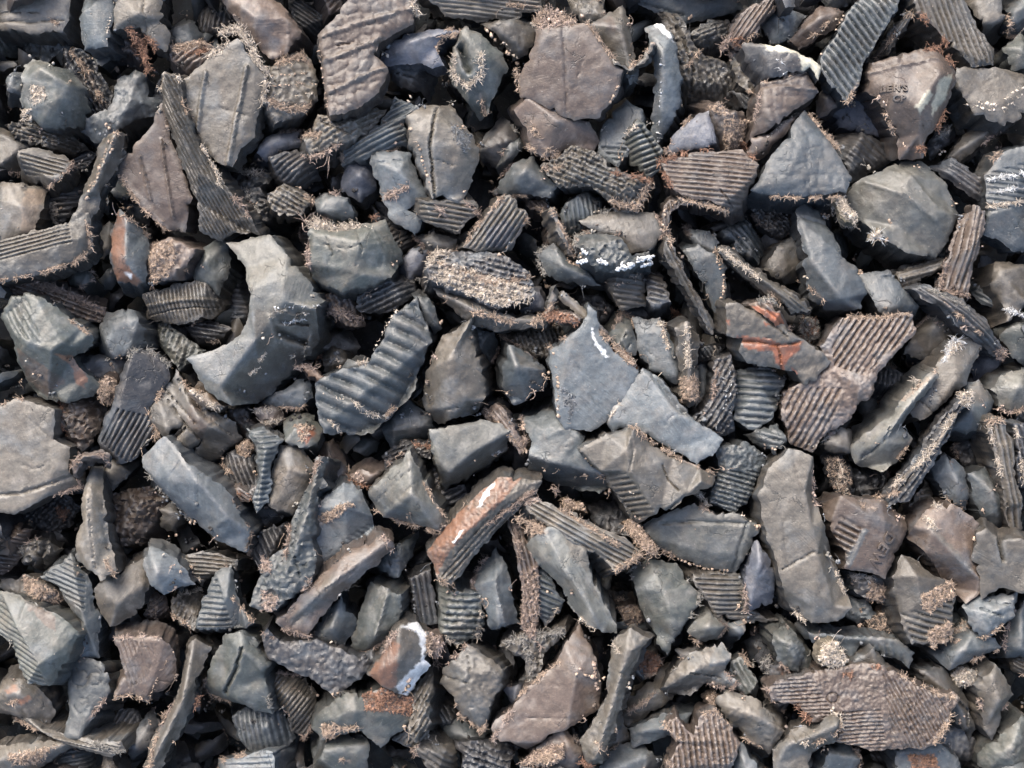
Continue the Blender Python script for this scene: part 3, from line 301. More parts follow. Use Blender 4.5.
s 7 p|318,10 345,5 382,80 412,140 417,300 402,392 360,352 370,250 360,180 333,80|hanging bundle of dark cords ending in pinkish fibre|T 76 7 2.6;Q p 60 360,180 412,160 418,300 400,390 362,350 370,250;F p 4 345,40 365,140
k 6 G|238,165 290,116 317,160 347,290 357,337 270,347 250,270 218,220|smooth grey half-cylinder standing in the shade|U 3 2 285,125 290,220 315,330;R 240,165,-5 285,200,6 300,340,6;R 310,150,2 350,330,-3
t 6 o|108,235 180,240 242,245 252,320 237,392 160,412 113,360 122,290|olive chip with wavy stacked ribs and a pale ragged edge|T 3 10 3;N 1.2;F c 4 240,300 230,390;F c 3 130,380 175,410
t 5 d|30,200 90,178 102,250 112,332 60,347 38,290|dark chip with a toothed edge beside the wavy stacked chip|T 80 9 2;B g 8 2 40,210 45,330
k 7 B|123,480 160,440 200,403 232,413 312,475 302,530 270,572 250,662 180,622 165,560 118,530|brown-grey chip with a diamond-shaped front facet|R 160,440,2 200,480,4 300,480,2;R 200,480,4 175,560,4 250,660,-4;N .9;G 2.5 2.5 125,500 200,510;G 1.5 1.5 200,420 210,480
p 7 p|270,650 290,620 330,600 370,540 410,500 460,465 490,400 540,343 577,420 602,490 602,600 500,652 420,692 380,722 332,692 300,690|large kite-shaped chip with beaded pinkish edges|F k 5 275,690 310,640 335,600;F t 3 350,560 430,490 480,450;B p 7 2.2 530,465 580,450 590,530;B t 7 2.2 530,480 575,490 560,520;G .9 .8 370,620 590,615;R 460,465,0 530,470,5 600,490,0;R 380,722,-6 602,600,-6;D .7 8
s 9 B|638,385 690,343 747,380 722,430 690,500 662,600 627,702 602,757 560,772 538,690 570,650 620,540 628,450|bone-like grey bar with a knuckled head and tan lower end|R 690,345,2 660,480,6 590,720,3;R 640,390,0 690,410,6 745,385,0;F t 6 590,690 620,720;F r 5 540,750 575,770;F c 4 640,400 660,420;G 1.5 1.5 630,470 690,490;N .8
s 6 b|308,390 360,375 400,380 490,343 502,360 430,430 425,490 390,532 372,450 300,405|tangle of frayed grey strands above the kite-shaped chip|N 2.4;F y 8 320,390 490,355;F y 6 380,400 400,520;S k 14 12 420,400
k 5 L|300,528 372,523 342,592|small bluish smooth chip under the tangle of frayed grey strands|
k 6 p|400,722 440,680 482,648 532,690 562,742 530,790 440,790|brown chip below the kite-shaped chip|R 482,648,2 510,700,4 440,760,0
n 7 p|360,760 430,710 490,700 490,740 430,770|brown rope end at the bottom edge under the kite-shaped chip|Q t 40;F p 5 370,760 440,710 485,715
k 6 N|163,700 250,688 357,710 320,775 200,795|dark rough chip lying at the bottom edge beneath the diamond-faced chip|N 2;T 20 9 2
k 6 b|38,710 100,678 167,720 165,795 100,795|brown-grey ribbed chip at the bottom edge under the rusty crusted chip|T 35 9 1.6
c 4 d|78,560 120,570 170,610 140,640 90,632|dark curled shreds beneath the brown-grey diamond-faced chip|T 60 7 2.4
c 4 g|110,640 160,620 262,670 220,692 150,690|slim dark blue chip under the diamond-faced chip|
@ 600 512
k 7 o|98,180 150,138 232,160 262,200 302,245 292,290 250,342 225,382 210,427 180,412 160,352 125,292 103,230|rounded olive stone-like chip with folded creases|R 130,300,-4 190,240,4 290,215,0;R 160,350,-5 210,300,3 295,260,-2;R 150,138,0 190,240,4;D 1.2 10;P O 190,230 290,230 270,270 180,290
s 5 b|43,632 80,570 160,510 212,460 240,480 252,532 210,572 120,622 80,652|smooth brown curved bar tucked behind the bone-like bar|R 55,630,-2 130,560,6 240,500,-2;F t 3 80,600 160,540
k 6 g|88,660 210,600 272,610 262,640 190,682 100,714|grey folded chip between the curved bar and the brown waffle chip|R 95,670,0 190,640,5 265,615,-2
k 6 G|-5,765 60,713 130,708 202,760 190,795 -5,795|smooth grey chip at the bottom edge beside the brown waffle chip|
k 8 B|183,545 210,490 270,430 330,408 370,393 402,440 375,480 412,510 402,537 320,522 280,562 218,565|layered brown-grey chip with one bright flat facet|R 190,540,-2 280,470,5 390,440,2;P G 330,430 370,395 395,440 380,460 330,465;P G 320,500 390,480 410,510 400,530;G 2.5 3 270,480 360,500;N 1;R 218,565,-10 320,522,-6
c 6 o|393,450 430,433 482,530 472,562 400,532|olive side piece leaning on the layered brown-grey chip|T 60 9 1.5
k 7 O|263,360 290,325 330,308 382,345 352,387 295,395|bright lumpy beige chip above the layered brown-grey chip|R 265,360,0 320,340,6 380,345,0
k 6 G|383,335 430,328 440,360 420,382 400,372|small pale chip under the flat close-ribbed chip|F c 4 430,340 440,370
k 4 d|438,400 490,348 522,400 502,442 460,442|dark chip in the gap beneath the flat close-ribbed chip|
n 6 d|478,450 500,433 517,460 502,487|tiny dark shredded knot between the layered chip and the ribbed plate|Q d 40;Q y 10
c 6 d|508,460 545,455 562,500 572,560 560,645 530,620 520,540|dark crumbly upright scrap tucked under the arm of the ribbed brown plate|N 2;F r 5 535,460 550,490;F t 4 555,600 560,640
k 7 o|520,370 565,343 610,390 645,430 632,482 580,490 535,440|lumpy olive chip with a waxy bulge beside the cream fluff|R 530,370,0 565,400,6 600,440,0;R 605,390,2 620,480,2;N 1.2
k 5 b|18,690 60,628 82,650 92,690 40,732|dull brown chip beside the foot of the bone-like bar|
c 5 p|98,460 150,418 182,450 160,482 120,490|rusty crumbly lump beside the head of the bone-like bar|Q r 26;N 2
k 5 G|95,480 120,453 152,490 130,507|small pale grey nugget beside the rusty crumbly lump|
k 8 B|348,570 388,533 480,560 520,610 562,662 522,737 470,712 420,662 370,612|grey-brown block with a torn lower corner beside the brown waffle chip|R 350,572,0 470,610,5 560,660,0;R 420,662,-8 470,712,-8 522,737,-10;N .8;F t 4 440,690 480,710
t 9 p|193,640 230,618 280,670 300,610 350,598 402,650 427,702 400,795 200,795 232,702|brown waffle chip with upright ribs and shaggy torn sides|T 82 8 2.6;F t 7 195,640 240,680;F t 4 305,610 350,600 400,650;F t 4 200,750 240,790;N 1
k 8 G|412,740 430,698 495,795 408,795|small blue-grey leaf-shaped chip on the bottom edge|
c 6 d|230,420 300,400 330,420 260,450|dark chip crossing the gap below the folded olive stone-like chip|
n 6 t|320,560 345,540 355,570 335,590|tan fibre knob between the layered chip and the grey-brown block|Q t 24
c 4 p|60,290 110,285 130,330 90,350|fibrous tan crumbs beside the foot of the long pale olive chip|Q t 24
c 3 d|20,240 90,250 100,300 40,300|dark fibrous chip in the gap beside the folded olive stone-like chip|N 2;F t 4 40,250 90,280
@ 768 512
p 9 p|0,530 30,505 130,480 260,455 340,455 420,500 500,540 560,540 582,560 562,602 522,692 470,712 420,714 320,722 200,692 212,632 130,632 90,582 8,572|large ribbed brown plate with a stamped ring and rusty specks|T -4 5.6 1.3 0,500 130,490 200,600 340,580 360,720 200,700 210,640 30,570;T 62 5.6 1.2 340,480 420,500 500,540 560,600 470,710 370,715;O 2 2 195,558 17;F p 4 0,530 20,570;Q r 10 225,485 260,480 250,505;Q r 10 305,460 340,460 340,475;F t 6 520,550 580,560;F t 5 560,600 500,690;F r 5 90,585 130,630;F t 3 400,490 520,550;N .8;Z .02 0
k 8 b|253,455 310,403 350,440 382,475 300,475|peaked brown chip rising behind the large ribbed brown plate|R 310,403,3 320,460,3
p 7 g|118,358 250,370 390,378 445,428 434,478 400,452 330,422 280,402 250,442 200,402 127,387|thin dark grey slab on edge behind the large ribbed brown plate|R 120,362,2 390,384,2 440,430,0;T 75 10 1.5 260,400 380,390 430,470
n 9 c|150,430 165,395 205,385 235,420 242,455 200,470 160,460|fluffy cream tuft of fibre beside the ribbed brown plate|Q c 75;S c 16 8 195,425;S c 3 18 185,400
k 7 o|13,370 60,343 95,375 110,430 95,480 70,492 30,442|wrinkled olive lump wedged under the long tongue-shaped chip|N 1;R 20,370,0 70,400,5 80,480,0
k 5 g|233,240 300,268 332,320 270,337 228,302|small grey wedge under the chip with two tan fibre clumps|
n 5 t|300,330 350,300 400,340 392,377 320,372|brown clump of crumbs and fibre beside the thin dark slab|Q t 30;Q d 30
t 8 b|373,190 410,128 450,148 520,203 560,213 567,250 557,332 542,390 490,400 428,392 400,330 383,250|ribbed grey-brown chip with two bright tan fibre clumps|R 375,200,0 440,190,5 520,205,2;R 383,250,-2 450,260,4 565,240,0;T 15 9 2.4 395,300 560,260 545,390 430,390;Q t 90 445,250 540,208 562,215 560,255 470,305;Q t 70 470,360 550,320 555,385 490,405;P B 385,215 420,200 430,230 400,240
k 8 G|588,290 640,258 700,250 752,243 742,310 700,352 655,387 608,340|light grey ridged chip with deep scored lines|G 3 3.5 640,290 700,310;G 2.5 2.5 660,270 720,275;R 590,290,0 670,300,5 745,250,0;N 1;F t 4 650,380 700,340
k 7 g|508,445 550,400 612,358 690,385 714,412 600,452 540,477|smooth grey pointed chip with pale smudges|R 510,445,-2 570,410,5 712,410,0;P G 540,420 580,400 585,430 550,440
n 6 o|540,400 560,355 595,325 608,350 590,390|greenish crumbly tuft above the smooth grey pointed chip|Q y 40;Q t 20
k 6 g|713,400 730,330 760,268 795,258 795,442 740,442|bluish grey chip standing at the picture edge|R 760,270,2 750,400,4 795,440,0
k 5 b|723,442 795,442 795,495 750,482|brown lower chip at the picture edge beneath the bluish standing chip|
k 7 b|628,520 660,470 690,458 720,510 747,555 702,602 707,640 682,692 650,652 638,580|saddle-shaped brown chip with a pale worn crest|R 660,470,2 680,560,6 660,640,0;R 680,560,6 745,555,-2;P B 670,530 730,540 690,580 660,570
s 6 b|448,470 520,468 580,530 610,600 632,660 622,692 560,622 490,542|dark split bar lying behind the fringed tip of the ribbed plate|G 3 4 570,570 605,600 600,640;R 460,475,2 550,550,5 620,680,0
n 6 c|558,490 580,468 627,480 620,515 570,522|pale crumbly tuft between the split bar and the saddle-shaped chip|Q y 30;Q c 16
k 5 d|513,690 550,618 600,660 632,700 622,752 560,742|dark blue-grey slab under the split bar|R 515,690,0 600,740,3
k 7 o|638,740 700,670 770,618 795,630 795,795 650,795|olive-brown chip filling the bottom corner of the pile|R 640,745,-2 720,700,5 795,680,0;N .8
k 7 G|383,720 440,698 520,698 572,740 602,795 385,795|blue-grey chip with a rusty orange lump at the bottom edge|Q r 60 420,725 500,725 510,770 430,770;R 440,698,2 480,760,3
s 9 B|20,725 70,658 140,640 190,598 222,620 202,692 140,732 130,795 20,795|grey-brown chip with a raised cord arm tipped in cream|F t 4 140,690 215,640;F c 4 185,600 215,610 220,650;Q c 14 95,690 120,680 115,705;R 60,700,2 200,620,8;R 140,732,-4 30,760,0;G 2 2 70,660 85,690;D 1 8
k 7 g|163,775 180,720 250,698 282,740 282,795 163,795|smooth grey dome at the bottom edge under the ribbed brown plate|
k 6 b|-15,580 30,620 52,655 30,702 -15,720|smooth dark brown side facet beside the raised cord arm|
k 4 d|310,725 380,715 380,795 300,795|black scrap at the bottom edge under the ribbed brown plate|F t 5 340,720 380,740
"""

# ------------------------------------------------------------------ set-up
scn = bpy.context.scene
COL = scn.collection
MM = 0.001                     # one picture pixel on the top of the pile is about one millimetre
CAM_H = 1600.0                 # camera height above the top of the pile, mm
W, H = 1024, 768
KINDS = {'c': ('tyre_chip', 'tyre chip'), 't': ('tread_chip', 'tread chip'), 'k': ('rubber_chunk', 'rubber chunk'),
         'p': ('sidewall_plate', 'sidewall piece'), 's': ('rubber_strip', 'rubber strip'), 'n': ('fibre_tuft', 'fibre tuft')}
GROUPS = {'c': 'torn tyre chips in the pile', 't': 'ribbed tread chips in the pile', 'k': 'chunky rubber lumps in the pile',
          'p': 'flat sidewall pieces in the pile', 's': 'rubber and cord strips in the pile', 'n': 'loose fibre tufts in the pile'}
DK = .47
TONE = {'g': (.092, .102, .104), 'G': (.130, .143, .149), 'b': (.110, .098, .082), 'B': (.156, .141, .120), 'p': (.147, .113, .093), 'q': (.076, .090, .102), 'H': (.200, .214, .220),
        'd': (.040, .040, .042), 'o': (.106, .111, .100), 'O': (.182, .179, .160), 'L': (.112, .120, .142), 'N': (.062, .062, .065), 't': (.20, .15, .11), 'r': (.16, .085, .05), 'c': (.3, .26, .2), 'k': (.17, .12, .095)}
TONE = {k: tuple(DK * max(.01, sum(v) / 3 + (c - sum(v) / 3) * 1.3) for c in v) for k, v in TONE.items()}
PAINT = dict(TONE)
PAINT.update({'r': (.158, .076, .043), 'o': (.20, .072, .037), 'w': (.58, .58, .57), 'c': (.31, .29, .225), 't': (.17, .13, .095)})
FIBRE = {'c': (.50, .425, .345), 't': (.37, .28, .213), 'p': (.28, .212, .172), 'k': (.37, .285, .235), 'r': (.25, .145, .10),
         'w': (.60, .595, .58), 'y': (.27, .25, .22), 'g': (.16, .165, .17), 'd': (.05, .047, .045), 'b': (.15, .12, .10)}


def vnoise(x, y, seed=0):
    xi = np.floor(x).astype(np.int64); yi = np.floor(y).astype(np.int64)
    fx = x - xi; fy = y - yi
    fx = fx * fx * fx * (fx * (fx * 6 - 15) + 10); fy = fy * fy * fy * (fy * (fy * 6 - 15) + 10)

    def h(a, b):
        v = (a * 374761393 + b * 668265263 + seed * 974634211) & 0xFFFFFFFF
        v = ((v ^ (v >> 13)) * 1274126177) & 0xFFFFFFFF
        v = ((v ^ (v >> 16)) * 2246822519) & 0xFFFFFFFF
        return ((v ^ (v >> 15)) & 0xFFFFFF) / float(0xFFFFFF) * 2 - 1
    a = h(xi, yi); b = h(xi + 1, yi); c = h(xi, yi + 1); d = h(xi + 1, yi + 1)
    return (a + (b - a) * fx) * (1 - fy) + (c + (d - c) * fx) * fy


def fbm(x, y, wav, seed, octv=3):
    s = 0; amp = 1; tot = 0
    for i in range(octv):
        s = s + amp * vnoise(x / wav + 17.3 * i, y / wav - 9.1 * i, seed + i * 31); tot += amp
        amp *= .5; wav *= .5
    return s / tot


def inside(px, py, poly):
    r = np.zeros(len(px), bool)
    n = len(poly)
    for i in range(n):
        x0, y0 = poly[i]; x1, y1 = poly[(i + 1) % n]
        if y0 == y1: continue
        c = ((y0 > py) != (y1 > py)) & (px < (x1 - x0) * (py - y0) / (y1 - y0) + x0)
        r ^= c
    return r


def seg_dist(px, py, line, closed=False):
    line = np.asarray(line, float)
    a = line if closed else line[:-1]
    b = np.roll(line, -1, 0) if closed else line[1:]
    d = b - a
    L2 = np.maximum((d ** 2).sum(1), 1e-9)
    best = np.full(len(px), 1e9)
    for i in range(0, len(px), 4000):
        X = px[i:i + 4000, None]; Y = py[i:i + 4000, None]
        t = np.clip(((X - a[:, 0]) * d[:, 0] + (Y - a[:, 1]) * d[:, 1]) / L2, 0, 1)
        best[i:i + 4000] = np.sqrt((X - a[:, 0] - t * d[:, 0]) ** 2 + (Y - a[:, 1] - t * d[:, 1]) ** 2).min(1)
    return best


def sstep(a, b, v):
    t = np.clip((v - a) / (b - a), 0, 1)
    return t * t * (3 - 2 * t)


def resample(line, step, closed=False):
    line = np.asarray(line, float)
    out = []
    n = len(line)
    for i in range(n if closed else n - 1):
        p, q = line[i], line[(i + 1) % n]
        k = max(1, int(round(np.hypot(*(q[:2] - p[:2])) / step)))
        for j in range(k): out.append(p + (q - p) * j / k)
    if not closed: out.append(line[-1])
    return np.array(out)


def shrink_or_grow(poly, e):
    poly = np.asarray(poly, float)
    x, y = poly[:, 0], poly[:, 1]
    area = .5 * np.sum(x * np.roll(y, -1) - np.roll(x, -1) * y)
    s = 1 if area > 0 else -1
    d1 = poly - np.roll(poly, 1, 0); d2 = np.roll(poly, -1, 0) - poly
    n1 = np.stack([d1[:, 1], -d1[:, 0]], 1) * s; n2 = np.stack([d2[:, 1], -d2[:, 0]], 1) * s
    n1 /= np.maximum(np.linalg.norm(n1, axis=1, keepdims=True), 1e-6); n2 /= np.maximum(np.linalg.norm(n2, axis=1, keepdims=True), 1e-6)
    n = n1 + n2
    n /= np.maximum(np.linalg.norm(n, axis=1, keepdims=True), .6)
    return poly + n * e


# ------------------------------------------------------------------ materials
def rubber_material():
    m = bpy.data.materials.new('weathered_rubber'); m.use_nodes = True
    nt = m.node_tree; N = nt.nodes; Lk = nt.links
    bs = N['Principled BSDF']

    def node(t, **kw):
        n = N.new(t)
        for k, v in kw.items(): setattr(n, k, v)
        return n
    tc = node('ShaderNodeTexCoord'); oi = node('ShaderNodeObjectInfo')
    off = node('ShaderNodeVectorMath', operation='SCALE'); off.inputs[0].default_value = (7.3, 4.1, 9.7)
    Lk.new(oi.outputs['Random'], off.inputs['Scale'])
    add = node('ShaderNodeVectorMath', operation='ADD')
    Lk.new(tc.outputs['Object'], add.inputs[0]); Lk.new(off.outputs[0], add.inputs[1])

    def noise(scale, detail=4, rough=.6):
        n = node('ShaderNodeTexNoise'); n.inputs['Scale'].default_value = scale
        n.inputs['Detail'].default_value = detail; n.inputs['Roughness'].default_value = rough
        Lk.new(add.outputs[0], n.inputs['Vector']); return n.outputs['Fac']

    def rng(sock, a, b, c, d):
        n = node('ShaderNodeMapRange'); n.inputs[1].default_value = a; n.inputs[2].default_value = b
        n.inputs[3].default_value = c; n.inputs[4].default_value = d
        Lk.new(sock, n.inputs[0]); return n.outputs[0]

    def mix(fac, a, b, mode='MIX'):
        n = node('ShaderNodeMix', data_type='RGBA', blend_type=mode)
        if isinstance(fac, float): n.inputs[0].default_value = fac
        else: Lk.new(fac, n.inputs[0])
        for s, v in ((n.inputs[6], a), (n.inputs[7], b)):
            if isinstance(v, tuple): s.default_value = v + (1,)
            else: Lk.new(v, s)
        return n.outputs[2]

    def math_(op, a, b):
        n = node('ShaderNodeMath', operation=op)
        for s, v in ((n.inputs[0], a), (n.inputs[1], b)):
            if isinstance(v, (int, float)): s.default_value = v
            else: Lk.new(v, s)
        return n.outputs[0]
    at = node('ShaderNodeAttribute', attribute_name='tone')
    base = at.outputs['Color']; painted = at.outputs['Alpha']      # alpha: 1 bare rubber, 0 painted / rusty patch
    big = noise(22, 3); mid = noise(140, 5, .65); fine = noise(420, 4, .7); dust = noise(38, 6, .72); speck = noise(620, 2, .5)
    blue = noise(30, 5, .6)
    bright = rng(oi.outputs['Random'], 0, 1, .68, 1.28)
    c = mix(math_('MULTIPLY', rng(dust, .48, .70, 0, .34), painted), base, (.112, .086, .062))
    c = mix(math_('MULTIPLY', rng(blue, .50, .70, 0, .42), painted), c, (.086, .101, .112))
    g = math_('MULTIPLY', rng(mid, .28, .72, .80, 1.20), rng(fine, .3, .7, .86, 1.14))
    g = math_('MULTIPLY', g, bright)
    comb = node('ShaderNodeCombineColor')
    for i in range(3): Lk.new(g, comb.inputs[i])
    c = mix(1.0, c, comb.outputs[0], 'MULTIPLY')
    c = mix(rng(speck, .66, .74, 0, .6), c, (.02, .02, .02))                       # pits full of carbon dust
    sp2 = noise(540, 2, .5)
    c = mix(rng(sp2, .69, .76, 0, .6), c, (.24, .215, .185))                            # pale grit
    geo = node('ShaderNodeNewGeometry')
    c = mix(rng(geo.outputs['Pointiness'], .515, .60, 0, .22), c, mix(.55, c, (.21, .195, .178)))  # worn, scuffed edges
    Lk.new(rng(mid, .3, .7, .38, .58), bs.inputs['Roughness'])
    bs.inputs['Specular IOR Level'].default_value = .5
    b1 = node('ShaderNodeBump'); b1.inputs['Strength'].default_value = .6; b1.inputs['Distance'].default_value = .0011
    hsum = math_('ADD', math_('MULTIPLY', fine, .7), math_('MULTIPLY', mid, .65))
    Lk.new(hsum, b1.inputs['Height'])
    # cut marks: fine parallel striations, their direction differs from piece to piece
    rot = node('ShaderNodeVectorRotate', rotation_type='Z_AXIS')
    Lk.new(math_('MULTIPLY', oi.outputs['Random'], 37.0), rot.inputs['Angle']); Lk.new(add.outputs[0], rot.inputs['Vector'])
    st = node('ShaderNodeVectorMath', operation='MULTIPLY'); st.inputs[1].default_value = (34, 520, 120); Lk.new(rot.outputs[0], st.inputs[0])
    sn = node('ShaderNodeTexNoise'); sn.inputs['Scale'].default_value = 1; sn.inputs['Detail'].default_value = 4; Lk.new(st.outputs[0], sn.inputs['Vector'])
    stri = sn.outputs['Fac']; smask = rng(noise(26, 3), .46, .66, .08, .7)
    sg = rng(math_('MULTIPLY', math_('SUBTRACT', stri, .5), smask), -.2, .2, .76, 1.24)
    blot = rng(noise(75, 8, .78), .3, .7, .74, 1.26)
    g2 = math_('MULTIPLY', sg, blot); cb2 = node('ShaderNodeCombineColor')
    for i in range(3): Lk.new(g2, cb2.inputs[i])
    c = mix(1.0, c, cb2.outputs[0], 'MULTIPLY')
    b0 = node('ShaderNodeBump'); b0.inputs['Strength'].default_value = .6; b0.inputs['Distance'].default_value = .0012
    Lk.new(math_('MULTIPLY', stri, smask), b0.inputs['Height']); Lk.new(b0.outputs[0], b1.inputs['Normal'])
    # fine hairline scratches and cracks
    vo = node('ShaderNodeTexVoronoi', feature='DISTANCE_TO_EDGE'); vo.inputs['Scale'].default_value = 48
    warp = node('ShaderNodeVectorMath', operation='ADD')
    wn = node('ShaderNodeTexNoise'); wn.inputs['Scale'].default_value = 60; wn.inputs['Detail'].default_value = 4
    Lk.new(add.outputs[0], wn.inputs['Vector'])
    ws = node('ShaderNodeVectorMath', operation='SCALE'); ws.inputs['Scale'].default_value = .03
    Lk.new(wn.outputs['Color'], ws.inputs[0]); Lk.new(add.outputs[0], warp.inputs[0]); Lk.new(ws.outputs[0], warp.inputs[1])
    Lk.new(warp.outputs[0], vo.inputs['Vector'])
    crack = math_('MULTIPLY', rng(vo.outputs['Distance'], 0, .035, 1, 0), rng(big, .56, .64, 0, 1))
    c = mix(math_('MULTIPLY', crack, .55), c, (.02, .02, .02))
    Lk.new(c, bs.inputs['Base Color'])
    b2 = node('ShaderNodeBump'); b2.inputs['Strength'].default_value = .6; b2.inputs['Distance'].default_value = .0012; b2.invert = True
    Lk.new(crack, b2.inputs['Height']); Lk.new(b1.outputs[0], b2.inputs['Normal'])
    Lk.new(b2.outputs[0], bs.inputs['Normal'])
    return m


def fibre_material():
    m = bpy.data.materials.new('cord_fibre'); m.use_nodes = True
    nt = m.node_tree; N = nt.nodes; Lk = nt.links; bs = N['Principled BSDF']
    at = N.new('ShaderNodeAttribute'); at.attribute_name = 'tone'
    tc = N.new('ShaderNodeTexCoord')
    n = N.new('ShaderNodeTexNoise'); n.inputs['Scale'].default_value = 260; n.inputs['Detail'].default_value = 4
    Lk.new(tc.outputs['Object'], n.inputs['Vector'])
    r = N.new('ShaderNodeMapRange'); r.inputs[1].default_value = .3; r.inputs[2].default_value = .7; r.inputs[3].default_value = .55; r.inputs[4].default_value = 1.3
    Lk.new(n.outputs['Fac'], r.inputs[0])
    cc = N.new('ShaderNodeCombineColor')
    for i in range(3): Lk.new(r.outputs[0], cc.inputs[i])
    mx = N.new('ShaderNodeMix'); mx.data_type = 'RGBA'; mx.blend_type = 'MULTIPLY'; mx.inputs[0].default_value = 1
    Lk.new(at.outputs['Color'], mx.inputs[6]); Lk.new(cc.outputs[0], mx.inputs[7])
    Lk.new(mx.outputs[2], bs.inputs['Base Color'])
    bs.inputs['Roughness'].default_value = .9; bs.inputs['Specular IOR Level'].default_value = .15
    n2 = N.new('ShaderNodeTexNoise'); n2.inputs['Scale'].default_value = 900; n2.inputs['Detail'].default_value = 3
    Lk.new(tc.outputs['Object'], n2.inputs['Vector'])
    b = N.new('ShaderNodeBump'); b.inputs['Strength'].default_value = .6; b.inputs['Distance'].default_value = .001
    Lk.new(n2.outputs['Fac'], b.inputs['Height']); Lk.new(b.outputs[0], bs.inputs['Normal'])
    return m


RUBBER = rubber_material()
CORD = fibre_material()


def link_mesh(name, V, F, cols, mat, parent=None, loc=(0, 0, 0), sharp=None, smooth=True):
    """V in mm (x right, y up, z up), F list of index tuples, cols (n,4)."""
    me = bpy.data.meshes.new(name)
    me.from_pydata((np.asarray(V) * MM).tolist(), [], F)
    if smooth: me.polygons.foreach_set('use_smooth', [True] * len(me.polygons))
    if sharp: me.set_sharp_from_angle(angle=math.radians(sharp))
    a = me.color_attributes.new('tone', 'FLOAT_COLOR', 'POINT')
    a.data.foreach_set('color', np.asarray(cols, np.float32).ravel())
    me.materials.append(mat)
    o = bpy.data.objects.new(name, me); COL.objects.link(o)
    o.location = tuple(c * MM for c in loc)
    if parent is not None: o.parent = parent
    return o


# ------------------------------------------------------------------ fibres: lumps and threads
_t = (1 + 5 ** .5) / 2
ICO_V = np.array([(-1, _t, 0), (1, _t, 0), (-1, -_t, 0), (1, -_t, 0), (0, -1, _t), (0, 1, _t), (0, -1, -_t), (0, 1, -_t), (_t, 0, -1), (_t, 0, 1), (-_t, 0, -1), (-_t, 0, 1)]) / math.sqrt(1 + _t * _t)
ICO_F = [(0, 11, 5), (0, 5, 1), (0, 1, 7), (0, 7, 10), (0, 10, 11), (1, 5, 9), (5, 11, 4), (11, 10, 2), (10, 7, 6), (7, 1, 8), (3, 9, 4), (3, 4, 2), (3, 2, 6), (3, 6, 8), (3, 8, 9), (4, 9, 5), (2, 4, 11), (6, 2, 10), (8, 6, 7), (9, 8, 1)]


class Fluff:
    def __init__(s, seed): s.V = []; s.F = []; s.C = []; s.n = 0; s.r = np.random.RandomState(seed)

    def lump(s, p, rad, col):
        r = s.r
        sc = rad * (1 + r.uniform(-.35, .35, (1, 3)))
        v = ICO_V * sc * (1 + r.uniform(-.4, .4, (12, 1)))
        a = r.uniform(0, 6.28); ca, sa = math.cos(a), math.sin(a)
        v = np.stack([v[:, 0] * ca - v[:, 1] * sa, v[:, 0] * sa + v[:, 1] * ca, v[:, 2]], 1) + p
        s.V.append(v); s.F += [tuple(i + s.n for i in f) for f in ICO_F]; s.n += 12
        k = r.uniform(.6, 1.15)
        s.C.append(np.tile([col[0] * k, col[1] * k, col[2] * k, 1], (12, 1)))

    def thread(s, p, dirn, length, rad, col, curl=.5, droop=0.):
        r = s.r
        k = 6
        d = np.array(dirn, float); d /= max(np.linalg.norm(d), 1e-6)
        pts = [np.array(p, float)]
        for i in range(k - 1):
            d = d + r.normal(0, curl, 3) * (1, 1, .6); d[2] -= droop; d /= max(np.linalg.norm(d), 1e-6)
            pts.append(pts[-1] + d * length / (k - 1))
        pts = np.array(pts); tan = np.gradient(pts, axis=0)
        kk = r.uniform(.6, 1.25)
        base = s.n
        for i in range(k):
            t = tan[i] / max(np.linalg.norm(tan[i]), 1e-6)
            u = np.cross(t, (.3, .2, .9)); u /= max(np.linalg.norm(u), 1e-6); w = np.cross(t, u)
            rr = rad * (1 - .5 * i / (k - 1))
            s.V.append(np.array([pts[i] + rr * (u * math.cos(a) + w * math.sin(a)) for a in (0, 2.094, 4.189)]))
            s.C.append(np.tile([col[0] * kk, col[1] * kk, col[2] * kk, 1], (3, 1)))
            if i:
                b0 = base + 3 * (i - 1); b1 = b0 + 3
                for j in range(3): s.F.append((b0 + j, b0 + (j + 1) % 3, b1 + (j + 1) % 3, b1 + j))
        s.F.append((base + 2, base + 1, base)); e = base + 3 * (k - 1); s.F.append((e, e + 1, e + 2))
        s.n += 3 * k

    def make(s, name, parent):
        if not s.n: return None
        return link_mesh(name, np.concatenate(s.V), s.F, np.concatenate(s.C), CORD, parent)


# ------------------------------------------------------------------ reading the table of pieces
def pts(txt, ox, oy):
    out = []
    for tok in txt.split():
        v = [float(t) for t in tok.split(',')]
        out.append((ox + v[0] / 3, oy + v[1] / 3) + tuple(v[2:]))
    return out


def read():
    ox = oy = 0; rows = []
    for ln in DATA.strip().splitlines():
        ln = ln.strip()
        if not ln: continue
        if ln[0] == '@':
            _, a, b = ln.split(); ox, oy = int(a), int(b); continue
        head, outl, label, opts = ln.split('|')
        kind, lev, tone = head.split()
        rec = dict(kind=kind, L=int(lev), tone=tone, outline=pts(outl, ox, oy), label=label.strip(), opts=[])
        for op in opts.split(';'):
            op = op.strip()
            if not op: continue
            c, rest = op[0], op[1:].split()
            nums = [t for t in rest if ',' not in t]; poly = [t for t in rest if ',' in t]
            if c in 'Z': rec['opts'].append((c, nums, None)); continue
            rec['opts'].append((c, nums, pts(' '.join(poly), ox, oy)))
        rows.append(rec)
    return rows


# ------------------------------------------------------------------ the height of the heap so far
CELL = 3.0; PAD = 150
hm = np.full((int((H + 2 * PAD) / CELL) + 1, int((W + 2 * PAD) / CELL) + 1), -1e3)


def cells(x, y):
    i = np.clip(((y + PAD) / CELL).astype(int), 0, hm.shape[0] - 1); j = np.clip(((x + PAD) / CELL).astype(int), 0, hm.shape[1] - 1)
    return i, j


